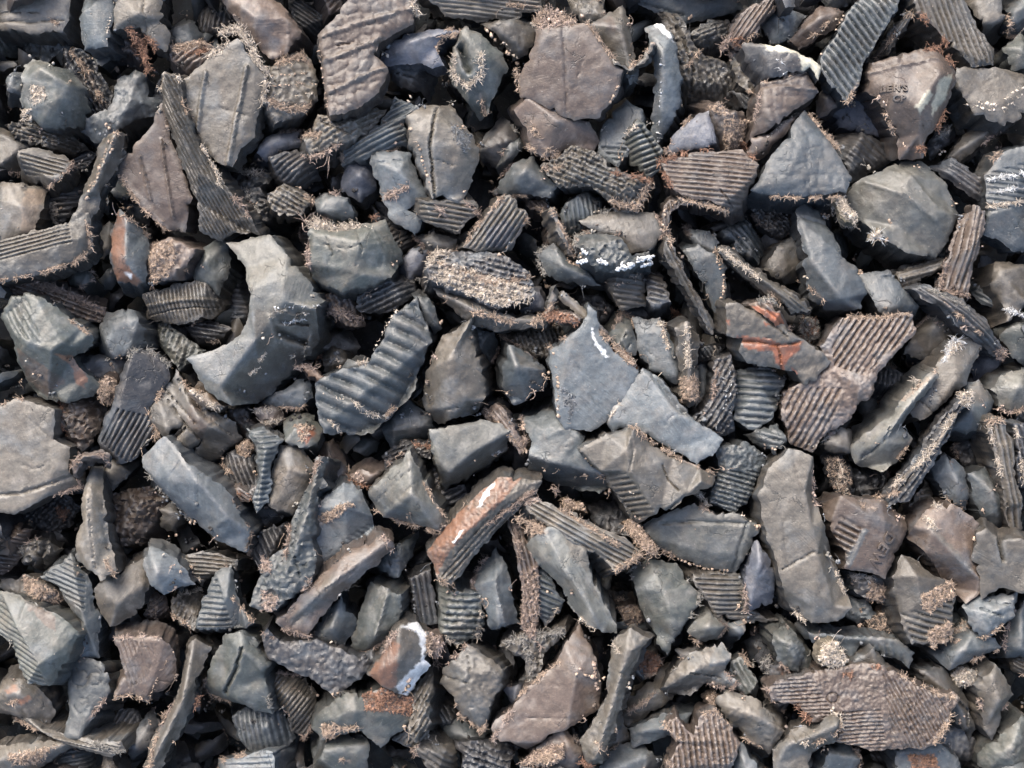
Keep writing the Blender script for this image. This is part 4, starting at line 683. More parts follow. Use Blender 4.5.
def body(outline3, kind, R, seed, spacing, lines=(), zfix=None, jag=1.0, facet=1.0):
    """Triangulated upper surface of a piece: returns x, y, z arrays (picture px, mm) and faces."""
    rs = np.random.RandomState(seed)
    o2 = np.array([p[:2] for p in outline3], float)
    cx, cy = o2.mean(0)
    ext = o2 - (cx, cy)
    size = math.sqrt(max(1, .5 * abs(np.sum(o2[:, 0] * np.roll(o2[:, 1], -1) - np.roll(o2[:, 0], -1) * o2[:, 1]))))
    k = min(1.15, size / 45) * facet
    amp = {'k': 4, 'c': 5, 's': 5, 't': 2.5, 'p': 2, 'n': 6}[kind] * k
    oz = -amp * rs.uniform(0, 1, len(o2))
    Rl = [np.array(r, float) * (1, 1, 2.2) for r in R]
    allR = np.concatenate(Rl) if Rl else None
    if allR is not None:
        for i, p in enumerate(o2):
            d = np.hypot(allR[:, 0] - p[0], allR[:, 1] - p[1])
            if d.min() < 5.5: oz[i] = allR[d.argmin(), 2]
            elif kind in 'ptn': oz[i] *= .6
    # coarse facets
    cv = [tuple(p) for p in o2]; cz = list(oz); ce = [(i, (i + 1) % len(o2)) for i in range(len(o2))]
    if Rl:
        for r in Rl:
            b = len(cv)
            for q in r: cv.append((q[0], q[1])); cz.append(q[2])
            ce += [(b + i, b + i + 1) for i in range(len(r) - 1)]
    else:
        u, s_, vt = np.linalg.svd(ext, full_matrices=False)
        ax = vt[0]; per = vt[1]
        half = np.abs(ext @ ax).max(); hw = np.abs(ext @ per).max()
        hgt = {'k': 2, 'c': 3, 's': 6, 't': 1.5, 'p': 1.5, 'n': 8}[kind] * k
        sk = rs.uniform(-.45, .45) * hw
        qa = (cx, cy) + ax * half * rs.uniform(.25, .5) + per * sk; qb = (cx, cy) - ax * half * rs.uniform(.25, .5) + per * (sk + rs.uniform(-.2, .2) * hw)
        b = len(cv); cv += [tuple(qa), tuple(qb)]; cz += [hgt * rs.uniform(.5, 1.2), hgt * rs.uniform(.5, 1.2)]
        ce.append((b, b + 1))
    tv, te, tf, ov, _, _ = delaunay_2d_cdt([Vector(p) for p in cv], ce, [list(range(len(o2)))], 1, 1e-4)
    tv = np.array([(v.x, v.y) for v in tv])
    cz = np.array(cz); cvA = np.array(cv)
    tz = np.zeros(len(tv))
    for i, o in enumerate(ov):
        if o: tz[i] = np.mean([cz[j] for j in o])
        else: tz[i] = cz[np.hypot(cvA[:, 0] - tv[i, 0], cvA[:, 1] - tv[i, 1]).argmin()]
    tri = [f for f in tf if len(f) == 3]
    # fine outline: torn edge
    fo = resample(o2, spacing, True)
    nx = fbm(fo[:, 0], fo[:, 1], 11, seed, 3) * 2.3 * jag + vnoise(fo[:, 0] / 3.1, fo[:, 1] / 3.1, seed + 5) * .85 * jag
    ny = fbm(fo[:, 0], fo[:, 1], 11, seed + 77, 3) * 2.3 * jag + vnoise(fo[:, 0] / 3.1, fo[:, 1] / 3.1, seed + 8) * .85 * jag
    fo = fo + np.stack([nx, ny], 1)
    # small bites broken out of the rim
    for _ in range(int(rs.randint(1, 4) * (1 if kind != 'p' else 1.5) * (size > 24))):
        b0 = fo[rs.randint(len(fo))]; wd = rs.uniform(1.6, 4); tv_ = np.array((cx, cy)) - b0; tv_ /= max(np.hypot(*tv_), 1e-6)
        fo = fo + tv_ * (rs.uniform(1.5, 4.5) * np.exp(-((fo - b0) ** 2).sum(1) / wd ** 2))[:, None]
    x0, y0 = fo.min(0) - 1; x1, y1 = fo.max(0) + 1
    gx, gy = np.meshgrid(np.arange(x0, x1, spacing), np.arange(y0, y1, spacing * .866))
    gx = gx + (np.arange(gx.shape[0]) % 2)[:, None] * spacing * .5
    gx = gx.ravel() + rs.uniform(-.2, .2, gx.size) * spacing; gy = gy.ravel() + rs.uniform(-.2, .2, gy.size) * spacing
    ok = inside(gx, gy, fo)
    gx, gy = gx[ok], gy[ok]
    if len(gx):
        d = seg_dist(gx, gy, fo, True); gx, gy = gx[d > spacing * .55], gy[d > spacing * .55]
    allp = [Vector(p) for p in fo] + [Vector((a, b)) for a, b in zip(gx, gy)]
    n = len(fo)
    fv, fe, ff, fov, _, _ = delaunay_2d_cdt(allp, [(i, (i + 1) % n) for i in range(n)], [list(range(n))], 1, 1e-4)
    P = np.array([(v.x, v.y) for v in fv]); faces = [tuple(f) for f in ff if len(f) == 3]
    used = sorted({i for f in faces for i in f}); remap = {o: i for i, o in enumerate(used)}
    P = P[used]; faces = [tuple(remap[i] for i in f) for f in faces]
    x, y = P[:, 0], P[:, 1]
    # interpolate coarse facet height
    best = np.full(len(x), -1e9); z = np.zeros(len(x))
    for a, b, c in tri:
        A, B, C = tv[a], tv[b], tv[c]
        det = (B[1] - C[1]) * (A[0] - C[0]) + (C[0] - B[0]) * (A[1] - C[1])
        if abs(det) < 1e-6: continue
        l1 = ((B[1] - C[1]) * (x - C[0]) + (C[0] - B[0]) * (y - C[1])) / det
        l2 = ((C[1] - A[1]) * (x - C[0]) + (A[0] - C[0]) * (y - C[1])) / det
        l3 = 1 - l1 - l2
        m = np.minimum(np.minimum(l1, l2), l3)
        w = np.clip(np.stack([l1, l2, l3]), 0, 1); w /= w.sum(0)
        zz = w[0] * tz[a] + w[1] * tz[b] + w[2] * tz[c]
        s = m > best
        z[s] = zz[s]; best[s] = m[s]
    F = np.array(faces)
    # the creases are worn: smooth the facets a little
    E = np.concatenate([F[:, [0, 1]], F[:, [1, 2]], F[:, [2, 0]]]); E = np.concatenate([E, E[:, ::-1]])
    cnt = np.maximum(np.bincount(E[:, 0], minlength=len(x)), 1)
    for _ in range(2 if kind in 'kcs' else 1): z = .6 * z + .4 * np.bincount(E[:, 0], z[E[:, 1]], minlength=len(x)) / cnt
    # secondary breaks: shallow facets, and a crack or two
    for _ in range({'k': 3, 'c': 3, 's': 2, 't': 1, 'p': 1, 'n': 0}[kind]):
        th = rs.uniform(0, 6.283); dx, dy = math.cos(th), math.sin(th)
        uo = (o2[:, 0] - cx) * dx + (o2[:, 1] - cy) * dy
        uc = uo.min() + (uo.max() - uo.min()) * rs.uniform(.6, .92)
        uu = (x - cx) * dx + (y - cy) * dy + 2.2 * fbm(x, y, 12, seed + int(th * 50), 3)
        z = z - rs.uniform(.2, .6) * np.maximum(0, uu - uc)
    if size > 30 and kind in 'kcp':
        for _ in range(rs.randint(0, 3)):
            th = rs.uniform(0, 6.283); p0 = np.array((cx, cy)) + rs.uniform(-.35, .35, 2) * size
            ln = rs.uniform(.2, .5) * size; line = [p0]
            for _k in range(4): th += rs.normal(0, .45); line.append(line[-1] + np.array((math.cos(th), math.sin(th))) * ln / 4)
            z = z - rs.uniform(.5, 1.3) * np.exp(-(seg_dist(x + .8 * vnoise(x / 3, y / 3, seed), y, np.array(line)) / rs.uniform(.55, .85)) ** 2)
    # cut faces and curl of a piece of tyre
    if not Rl and kind in 'kctp':
        ncut = {'k': 2, 'c': 1, 't': int(rs.uniform() < .5), 'p': 0}[kind]
        th = rs.uniform(0, 6.283)
        for q in range(ncut):
            dx, dy = math.cos(th), math.sin(th)
            uo = (o2[:, 0] - cx) * dx + (o2[:, 1] - cy) * dy
            uc = uo.min() + (uo.max() - uo.min()) * rs.uniform(.56, .82)
            uu = (x - cx) * dx + (y - cy) * dy + 1.6 * fbm(x, y, 14, seed + 61 + q, 2)
            z = z - rs.uniform(.75, 1.7) * np.maximum(0, uu - uc) * (1 if q == 0 else .7)
            th += rs.uniform(1.3, 2.8)
        th = rs.uniform(0, 3.14); vv = ((x - cx) * math.cos(th) + (y - cy) * math.sin(th)) / max(size * .5, 8)
        z = z + {'k': 2, 'c': 5, 't': 4, 'p': 4}[kind] * k * rs.uniform(-1, 1) * np.clip(vv, -1.4, 1.4) ** 2
    # y grows downwards in the picture: flip winding to face up
    a = P[F[:, 0]]; b = P[F[:, 1]]; c = P[F[:, 2]]
    cr = (b[:, 0] - a[:, 0]) * (c[:, 1] - a[:, 1]) - (b[:, 1] - a[:, 1]) * (c[:, 0] - a[:, 0])
    F = np.where((cr > 0)[:, None], F[:, ::-1], F)
    # boundary edges
    from collections import Counter
    E = {}
    for f in F.tolist():
        for i in range(3): E[(f[i], f[(i + 1) % 3])] = 1
    bd = [(i, j) for (i, j) in E if (j, i) not in E]
    d = seg_dist(x, y, fo, True)
    return x, y, z, F, bd, d, size, (cx, cy)


def close_body(x, y, z, F, bd, depth, seed, rough=1.0, lean=(0., 0.)):
    """Side walls and underside below the upper surface."""
    rs = np.random.RandomState(seed + 3)
    nb = {}
    nrm = {}
    for i, j in bd:
        t = np.array((x[j] - x[i], y[j] - y[i])); t /= max(np.linalg.norm(t), 1e-6)
        # winding is flipped, so the outside lies to the left in picture space
        nn = np.array((t[1], -t[0]))
        for k in (i, j): nrm[k] = nrm.get(k, 0) + nn
    ids = list(nrm)
    N = np.array([nrm[k] / max(np.linalg.norm(nrm[k]), 1e-6) for k in ids])
    # check direction with a tiny step
    X = [x]; Y = [y]; Z = [z]; faces = [tuple(f) for f in F.tolist()]
    prev = {k: k for k in ids}; cnt = len(x)
    bx = x[ids]; by = y[ids]; bz = z[ids]
    zb = bz.min() - depth
    K = 6
    for r in range(1, K + 1):
        t = r / K
        zz = bz * (1 - t) + zb * t if r > 1 else bz - 2.2
        off = (.9 if r == 1 else 1.0 - 3.2 * t) + rough * 1.7 * vnoise(bx / 5 + bz * 0 + r * 3.7, by / 5 - r * 2.9, seed + 60 + r)
        X.append(bx + N[:, 0] * off + lean[0] * depth * t); Y.append(by + N[:, 1] * off + lean[1] * depth * t); Z.append(zz + rough * .8 * vnoise(bx / 4, by / 4, seed + 90 + r) * (r < K))
        cur = {k: cnt + i for i, k in enumerate(ids)}; cnt += len(ids)
        for i, j in bd: faces.append((prev[j], prev[i], cur[i], cur[j]))
        prev = cur
    # underside: the same triangulation, flipped, flat
    inner = [i for i in range(len(x)) if i not in nrm]
    mp = dict(prev)
    X.append(x[inner] + lean[0] * depth); Y.append(y[inner] + lean[1] * depth); Z.append(np.full(len(inner), zb))
    for q, i in enumerate(inner): mp[i] = cnt + q
    cnt += len(inner)
    faces += [(mp[c], mp[b], mp[a]) for a, b, c in F.tolist()]
    return np.concatenate(X), np.concatenate(Y), np.concatenate(Z), faces, inner


def build(rec, idx):
    kind, Lv = rec['kind'], rec['L']
    seed = 1000 + idx * 13
    rs = np.random.RandomState(seed)
    opts = rec['opts']
    # pieces lying in the gaps are mostly shredded: torn layers and cords show on them
    if Lv <= 5 and kind in 'kc' and not any(o[0] == 'T' for o in opts) and not any(w_ in rec['label'] for w_ in ('smooth', 'plain', 'lavender', 'facet', 'flat')):
        if rs.uniform() < .5: opts.append(('T', [str(rs.uniform(-90, 90)), str(rs.uniform(5.5, 9)), str(rs.uniform(1.4, 2.4))], []))
        elif rs.uniform() < .6: opts.append(('N', [str(rs.uniform(.8, 1.8))], None))
    get = lambda c: [o for o in opts if o[0] == c]
    outl = rec['outline']
    grow = max(0, 8 - Lv) * .6 - .8
    o2 = shrink_or_grow([p[:2] for p in outl], grow) if grow else np.array([p[:2] for p in outl])
    R = [o[2] for o in get('R')]
    pers = [float(o[1][1]) / 3 * 1.7 for o in get('T')]
    spacing = 2.0
    if pers: spacing = min(spacing, max(1.0, min(pers) * .27))
    x, y, z, F, bd, d, size, (cx, cy) = body(o2, kind, R, seed, spacing, jag={'n': 1.6, 'p': .9, 't': 1.1}.get(kind, 1.25))
    z0 = z.copy()
    # slope
    zt = get('Z')
    if zt: ax, ay = float(zt[0][1][0]), float(zt[0][1][1])
    else:
        q = {'k': .34, 'c': .42, 's': .3, 't': .34, 'p': .26, 'n': .2}[kind] if not R else .2
        ax, ay = rs.uniform(-q, q, 2)
        f = min(1, 55 / max(size, 1)); ax *= f; ay *= f
    z += ax * (x - cx) + ay * (y - cy)
    fl = {'k': .85, 'c': 1.2, 's': .9, 't': .4, 'p': .55, 'n': 1.5}[kind]
    z += fl * (2.0 * fbm(x, y, 34, seed + 1, 2) + .95 * fbm(x, y, 11, seed + 2, 2) + .5 * fbm(x, y, 4.6, seed + 4, 2))
    for o in get('D'): z += float(o[1][0]) * fbm(x, y, float(o[1][1]), seed + 6, 3) * .4
    for o in get('N'):
        a = float(o[1][0])
        rd = 1 - np.abs(fbm(x, y, 9, seed + 7, 3)) * 2
        z += a * (1.3 * rd + .9 * vnoise(x / 2.6, y / 2.6, seed + 9)) - a
    # worn rim
    z -= 1.5 * np.exp(-(d / 1.5) ** 2) + .6 * np.exp(-(d / 5) ** 2)
    tone = np.tile(np.array(TONE[rec['tone']] + (1.,)), (len(x), 1))
    # ribs
    for o in get('T'):
        ang, per, dep = math.radians(float(o[1][0])), float(o[1][1]) / 3 * 2.1, float(o[1][2])
        wob = fbm(x, y, 30, seed + 11, 2) * per * .12
        u = -(x - cx) * math.sin(ang) + (y - cy) * math.cos(ang) + wob
        v = (x - cx) * math.cos(ang) + (y - cy) * math.sin(ang)
        ph = u / per
        fr = np.abs(ph - np.round(ph))                      # 0 in the groove, .5 on the crest
        prof = np.clip(1 - 1.25 * np.exp(-(fr / .17) ** 2), -.25, 1) * (.8 + .2 * np.cos(2 * math.pi * (ph + .5)))
        wear = np.clip(.9 + .6 * fbm(x, y, 15, seed + 12, 3), .35, 1.1)
        if o[2] and len(o[2]) > 2:
            pl = np.array([p[:2] for p in o[2]])
            m = inside(x, y, pl) * sstep(0, 1.8, seg_dist(x, y, pl, True))
        else: m = sstep(.5, 3.5, d)
        lineseg = sstep(-.75, -.35, vnoise(np.floor(ph) * 7.7 + 3, v / 22, seed + 13))
        z += 1.25 * dep * (prof - 1) * m * wear * (.9 + .1 * lineseg)
    for o in get('V'):
        per, dep = float(o[1][0]) / 3, float(o[1][1])
        px = x / per + .35 * vnoise(x / per / 1.6, y / per / 1.6, seed); py = y / per + .35 * vnoise(x / per / 1.6, y / per / 1.6, seed + 3)
        f1 = np.full(len(x), 9.); f2 = f1.copy()
        bi, bj = np.floor(px), np.floor(py)
        for di in (-1, 0, 1):
            for dj in (-1, 0, 1):
                qi, qj = bi + di, bj + dj
                hx = qi + .5 + .38 * vnoise(qi * 5.13 + .5, qj * 3.71 + .5, 5); hy = qj + .5 + .38 * vnoise(qi * 2.17 + .5, qj * 6.31 + .5, 6)
                dd = np.hypot(px - hx, py - hy)
                nf1 = np.minimum(f1, dd); f2 = np.where(dd < f1, f1, np.minimum(f2, dd)); f1 = nf1
        z += dep * sstep(.02, .34, f2 - f1) * sstep(1, 4, d) - dep * .6
    jit = vnoise(x / 6, y / 6, seed + 21) * .9
    for o in opts:
        if o[0] not in 'FQ' or (o[0] == 'F' and len(o[2]) < 2): continue
        if o[0] == 'F': m = sstep(.75, .25, seg_dist(x, y, [p[:2] for p in o[2]]) / (float(o[1][1]) / 3 + 1.2))
        else:
            pl = np.array([p[:2] for p in o[2]]) if len(o[2]) > 2 else o2
            m = inside(x, y, pl) * sstep(0, 2.5, seg_dist(x, y, pl, True))
        m = m * np.clip(.75 + .7 * fbm(x, y, 5, seed + 51, 2), 0, .9)
        tone[:, :3] = tone[:, :3] * (1 - m[:, None]) + np.array(FIBRE[o[1][0]]) * .5 * m[:, None]
        z += 1.1 * m * vnoise(x / 2.2, y / 2.2, seed + 52)
    for o in get('G'):
        w, dep = float(o[1][0]) / 3 * 1.15, float(o[1][1])
        dd = seg_dist(x + jit, y + jit * .7, [p[:2] for p in o[2]])
        z -= dep * 1.25 * np.exp(-(dd / max(w, .75)) ** 2)
    for o in get('U'):
        w, dep = float(o[1][0]) / 3, float(o[1][1])
        dd = seg_dist(x + jit * .4, y + jit * .4, [p[:2] for p in o[2]])
        z += dep * sstep(w * 1.9, w * .6, dd)
    for o in get('O'):
        w, dep = float(o[1][0]) / 3, float(o[1][1])
        nums = o[1]; c = o[2][0]; rad = float(nums[2]) / 3
        dd = np.abs(np.hypot(x - c[0], (y - c[1]) * 1.12) - rad)
        z -= dep * np.exp(-(dd / max(w, .9)) ** 2)
    for o in get('P'):
        pl = np.array([p[:2] for p in o[2]])
        wx, wy = x + 1.6 * vnoise(x / 5, y / 5, seed + 31), y + 1.6 * vnoise(x / 5, y / 5, seed + 32)
        ins = inside(wx, wy, pl); dd = seg_dist(wx, wy, pl, True)
        m = np.where(ins, sstep(-.6, 1.0, dd), sstep(.6, -1.0, dd) * .0)
        code = o[1][0]
        wearn = {'w': .16, 'c': .2, 'o': .4, 'r': .55}.get(code, .5)
        m = m * np.clip(1 - wearn * sstep(-.1, .7, fbm(x, y, 9, seed + 33, 3)), 0, 1)
        if code not in 'wco': m *= .82
        pc = np.array(PAINT[code])
        tone[:, :3] = tone[:, :3] * (1 - m[:, None]) + pc * m[:, None]
        if code in 'wcor': tone[:, 3] = np.minimum(tone[:, 3], 1 - m)
    # scuffed high edges are worn pale (dust and abrasion, follows the piece's own shape)
    E2 = np.concatenate([F[:, [0, 1]], F[:, [1, 2]], F[:, [2, 0]]]); E2 = np.concatenate([E2, E2[:, ::-1]])
    cn = np.maximum(np.bincount(E2[:, 0], minlength=len(x)), 1)
    cv = z - np.bincount(E2[:, 0], z[E2[:, 1]], minlength=len(x)) / cn
    cv = .5 * cv + .5 * np.bincount(E2[:, 0], cv[E2[:, 1]], minlength=len(x)) / cn
    wr = sstep(.08, .55, cv) * np.clip(.75 + .8 * fbm(x, y, 13, seed + 41, 3), 0, 1)
    scuff = sstep(.18, .6, fbm(x, y, 16, seed + 42, 4)) * .35
    wr = np.maximum(wr * .38, scuff) * tone[:, 3]
    pale = np.array((.205, .19, .17)) * .6 + np.array(TONE[rec['tone']]) * .8
    tone[:, :3] = tone[:, :3] * (1 - wr[:, None]) + pale * wr[:, None]
    # place on the heap
    base = (Lv - 7) * 11.0 if Lv >= 6 else -11 - 19.0 * (6 - Lv)
    ci, cj = cells(x, y)
    below = hm[ci, cj]
    ov = below > -900
    inn = ov & (d > 3)
    if Lv >= 6 and inn.sum() > .02 * len(x):
        need = np.quantile((below - z - base)[inn], .9) + 1.5
        if need > 0: base += min(need, 14)
    np.maximum.at(hm, (ci, cj), z + base)
    depth = {'k': 44, 'c': 32, 's': 24, 't': 32, 'p': 26, 'n': 14}[kind] * min(1.2, max(.6, size / 50))
    for o in get('H'): depth = float(o[1][0])
    X, Y, Z, faces, inner = close_body(x, y, z, F, bd, depth, seed, 1.0, (ax * 1.5, ay * 1.5))
    extra = len(X) - len(x)
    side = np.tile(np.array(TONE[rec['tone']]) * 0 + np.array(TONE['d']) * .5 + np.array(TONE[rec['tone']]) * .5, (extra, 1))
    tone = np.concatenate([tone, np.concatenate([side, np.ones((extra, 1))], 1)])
    s = (CAM_H - base) / CAM_H                      # the piece's own true size at its own height
    V = np.stack([(X - cx) * s, -(Y - cy) * s, Z], 1)
    loc = ((cx - W / 2) * s, -(cy - H / 2) * s, base)
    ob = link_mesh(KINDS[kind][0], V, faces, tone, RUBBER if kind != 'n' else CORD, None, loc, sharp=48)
    ob['label'] = rec['label']; ob['category'] = KINDS[kind][1]; ob['group'] = GROUPS[kind]

    def zat(px, py):
        dd = (x[None, :] - np.asarray(px)[:, None]) ** 2 + (y[None, :] - np.asarray(py)[:, None]) ** 2
        i = dd.argmin(1); return z[i] - np.minimum(np.sqrt(dd[np.arange(len(i)), i]) * .5, 5)

    def loc3(px, py, pz): return np.array([(px - cx) * s, -(py - cy) * s, pz])
    if not any(o[0] in 'FB' for o in opts) and kind != 'n' and Lv >= 4 and rs.uniform() < .6:
        loop = resample(o2, 2.0, True)
        for _ in range(2):
            k0 = rs.randint(len(loop)); kn = int(len(loop) * rs.uniform(.1, .24))
            run = [tuple(loop[(k0 + i_) % len(loop)]) for i_ in range(max(3, kn))]
            opts.append(('F', [str(rs.choice(list('tkpyb'), p=[.3, .2, .2, .15, .15])), str(rs.uniform(2.2, 4.5))], run))
    for q, o in enumerate(opts):
        c, nums, line = o
        if c in 'FBSQW' and line is None: continue
        fx = Fluff(seed + 200 + q); r = fx.r
        if c == 'F':
            col = FIBRE[nums[0]]; w = float(nums[1]) / 3 * 1.45
            pl = resample(np.array([p[:2] for p in line]), .8)
            n = len(pl); zz = zat(pl[:, 0], pl[:, 1])
            tn = np.gradient(pl, axis=0) if n > 1 else np.array([[1., 0.]])
            patch = vnoise(pl[:, 0] / 4.5, pl[:, 1] / 4.5, seed + q)
            for k in range(n):
                if patch[k] < (-.5 if w > 3 else -.15): continue
                for _ in range(int(r.uniform() < .5)):
                    a = r.normal(0, w * .42); b = r.normal(0, w * .42)
                    rad = r.uniform(.45, 1.1) * (.6 + .24 * w)
                    if r.uniform() < .8: fx.lump(loc3(pl[k, 0] + a, pl[k, 1] + b, zz[k] + r.uniform(-1., .6)), rad, col)
                for _ in range(3 + int(w * 1.0)):
                    tdir = np.array((tn[k, 0], -tn[k, 1], 0)) / max(np.hypot(*tn[k]), 1e-6) * r.choice((-1, 1)) + r.normal(0, .8, 3) * (1, 1, .4)
                    fx.thread(loc3(pl[k, 0] + r.normal(0, w * .5), pl[k, 1] + r.normal(0, w * .5), zz[k] + .6 + r.uniform(0, .5 + .45 * w)), tdir, r.uniform(2.5, 5 + 1.2 * w), r.uniform(.2, .44), col, .5, .08)
            nm, lb = {'c': ('pale_fringe', 'cream woolly fringe'), 'w': ('pale_fringe', 'white thready fringe'), 'r': ('rusty_fringe', 'rusty orange fibre fringe'),
                      'y': ('grey_fringe', 'greyish fibre fringe'), 'b': ('grey_fringe', 'dull brown fibre fringe'), 'g': ('grey_fringe', 'grey fibre fringe')}.get(nums[0], ('frayed_cord', 'tan frayed cord fibre'))
            po = fx.make(nm, ob)
            if po: po['label'] = lb
        elif c == 'B':
            col = FIBRE[nums[0]]; per = float(nums[1]) / 3 * 1.25; rad = float(nums[2]) * .95
            pl = resample(np.array([p[:2] for p in line]), max(per, 1.5)); zz = zat(pl[:, 0], pl[:, 1])
            for k in range(len(pl)):
                if r.uniform() < .42: continue
                fx.lump(loc3(pl[k, 0] + r.normal(0, .5), pl[k, 1] + r.normal(0, .5), zz[k] + .1), rad * r.uniform(.55, 1.25), col)
                for _q in range(2): fx.thread(loc3(pl[k, 0], pl[k, 1], zz[k] + .6), (*r.normal(0, 1, 2), .2), r.uniform(2, 5), .2, col)
            fx.make('cord_ends', ob)
        elif c == 'S':
            col = FIBRE[nums[0]]; n = int(nums[1]); ln = float(nums[2])
            p = line[0]; zz = zat([p[0]], [p[1]])[0]
            for k in range(n):
                a = r.uniform(0, 6.283)
                fx.thread(loc3(p[0] + r.normal(0, 1), p[1] + r.normal(0, 1), zz + 1), (math.cos(a), math.sin(a), r.uniform(-.1, .5)), ln * r.uniform(.5, 1.1), r.uniform(.2, .38), col, .3, .04)
            fx.make('loose_thread', ob)
        elif c == 'Q':
            col = FIBRE[nums[0]]; n = float(nums[1])
            pl = np.array([p[:2] for p in line]) if line and len(line) > 2 else o2
            lo, hi = pl.min(0), pl.max(0)
            ar = .5 * abs(np.sum(pl[:, 0] * np.roll(pl[:, 1], -1) - np.roll(pl[:, 0], -1) * pl[:, 1]))
            m = int(max(n * .9, min(ar / 3.2, n * 6)))
            qx = r.uniform(lo[0], hi[0], m * 4); qy = r.uniform(lo[1], hi[1], m * 4)
            ok = inside(qx, qy, pl); qx, qy = qx[ok][:m], qy[ok][:m]
            if not len(qx): continue
            zz = zat(qx, qy)
            for k in range(len(qx)):
                rad = r.uniform(.8, 2.1)
                if r.uniform() < .3: fx.lump(loc3(qx[k], qy[k], zz[k] + r.uniform(-.8, .4)), rad, col)
                for _ in range(4): fx.thread(loc3(qx[k], qy[k], zz[k] + 1.2), (*r.normal(0, 1, 2), r.uniform(-.15, .3)), r.uniform(2.2, 5.5), r.uniform(.2, .42), col, .6, .08)
            fx.make('fibre_crust', ob)
        elif c == 'W':
            col = FIBRE['w']; w = float(nums[0]) / 3 * 2.2
            pl = resample(np.array([p[:2] for p in line]), 1.5); zz = zat(pl[:, 0], pl[:, 1])
            for k in range(len(pl)):
                for _ in range(3): fx.lump(loc3(pl[k, 0] + r.normal(0, w * .3), pl[k, 1] + r.normal(0, w * .3), zz[k] + r.uniform(.6, 2.6)), w * r.uniform(.3, .52), col)
            fx.make('white_foam', ob)
        elif c == 'X':
            txt, sz, ang = nums[0], float(nums[1]) / 3 * 1.35, float(nums[2])
            p = line[0]
            cu = bpy.data.curves.new('lettering', 'FONT'); cu.body = txt; cu.size = sz * MM; cu.extrude = .0014; cu.bevel_depth = .0004
            cu.align_x = 'CENTER'; cu.align_y = 'CENTER'; cu.space_character = 1.18
            tob = bpy.data.objects.new('lettering', cu); COL.objects.link(tob)
            dg = bpy.context.evaluated_depsgraph_get(); dg.update()
            me = bpy.data.meshes.new_from_object(tob.evaluated_get(dg))
            bpy.data.objects.remove(tob); bpy.data.curves.remove(cu)
            # lay every point of the letters on the chip's own surface
            a = -math.radians(ang); ca, sa = math.cos(a), math.sin(a)
            co = np.array([v.co[:] for v in me.vertices]) / MM
            lx = co[:, 0] * ca - co[:, 1] * sa; ly = co[:, 0] * sa + co[:, 1] * ca
            gxp = p[0] + lx / s; gyp = p[1] - ly / s
            A = np.stack([x - p[0], y - p[1], np.ones(len(x))], 1); near = np.hypot(x - p[0], y - p[1]) < 18
            pl_, *_ = np.linalg.lstsq(A[near], z[near], rcond=None)
            wgt = np.exp(-((gxp[:, None] - x[None, :]) ** 2 + (gyp[:, None] - y[None, :]) ** 2) / 18.)
            zz = (wgt @ z) / wgt.sum(1) + co[:, 2] + .7
            for v, xx, yy, z_ in zip(me.vertices, (gxp - cx) * s, -(gyp - cy) * s, zz): v.co = (xx * MM, yy * MM, z_ * MM)
            at = me.color_attributes.new('tone', 'FLOAT_COLOR', 'POINT')
            kk = .62
            at.data.foreach_set('color', np.tile(np.array([c_ * kk for c_ in TONE[rec['tone']]] + [1.], np.float32), len(me.vertices)))
            me.materials.clear(); me.materials.append(RUBBER)
            lo = bpy.data.objects.new('lettering', me); COL.objects.link(lo); lo.parent = ob
    return ob


ROWS = read()
order = sorted(range(len(ROWS)), key=lambda i: (ROWS[i]['L'], i))
for i in order:
    build(ROWS[i], i)

# ------------------------------------------------------------------ what lies deeper and round about: small rubble nobody could count
rs = np.random.RandomState(5)
rv, rf, rc = [], [], []; nv = 0


def rubble(px, py, zt, size, tone, seed):
    global nv
    m = rs.randint(5, 8); a0 = rs.uniform(0, 6.28); ra = rs.uniform(0, 3.14); asp = rs.choice((.32, .45, .8))
    size = size * (1.25 if asp < .5 else 1)
    pl = [(px + size * rs.uniform(.6, 1.1) * math.cos(a0 + 6.283 * i / m) * 1.25, py + size * rs.uniform(.55, 1.1) * math.sin(a0 + 6.283 * i / m)) for i in range(m)]
    pl = [(px + (a - px) * math.cos(ra) - (b - py) * asp * math.sin(ra), py + (a - px) * math.sin(ra) + (b - py) * asp * math.cos(ra)) for a, b in pl]
    x, y, z, F, bd, d, sz, c = body(pl, 'k', [], seed, 4.0 if zt > -50 else 2.8, facet=1.2)
    z += 1.2 * fbm(x, y, 9, seed, 3) - 1.3 * np.exp(-(d / 1.6) ** 2) + rs.uniform(-.7, .7) * (x - px) + rs.uniform(-.7, .7) * (y - py)
    X, Y, Z, faces, _ = close_body(x, y, z, F, bd, 22, seed)
    s = (CAM_H - zt) / CAM_H
    rv.append(np.stack([(X - W / 2) * s, -(Y - H / 2) * s, Z + zt], 1)); rf.extend(tuple(i + nv for i in f) for f in faces); nv += len(X)
    rc.append(np.tile(np.array(TONE[tone] + (1.,)), (len(X), 1)))


q = 0
for gy in np.arange(-230, H + 231, 34):
    for gx in np.arange(-230, W + 231, 38):
        px, py = gx + rs.uniform(-14, 14), gy + rs.uniform(-12, 12)
        out = px < -12 or py < -12 or px > W + 12 or py > H + 12
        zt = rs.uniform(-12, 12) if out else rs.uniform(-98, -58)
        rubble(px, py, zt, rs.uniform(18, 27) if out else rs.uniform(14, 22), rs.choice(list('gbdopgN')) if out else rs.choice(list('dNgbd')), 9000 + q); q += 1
ro = link_mesh('rubber_rubble', np.concatenate(rv), rf, np.concatenate(rc), RUBBER, sharp=48)
ro['label'] = 'small dark rubber rubble filling the gaps deep in the pile'; ro['category'] = 'rubble'; ro['kind'] = 'stuff'

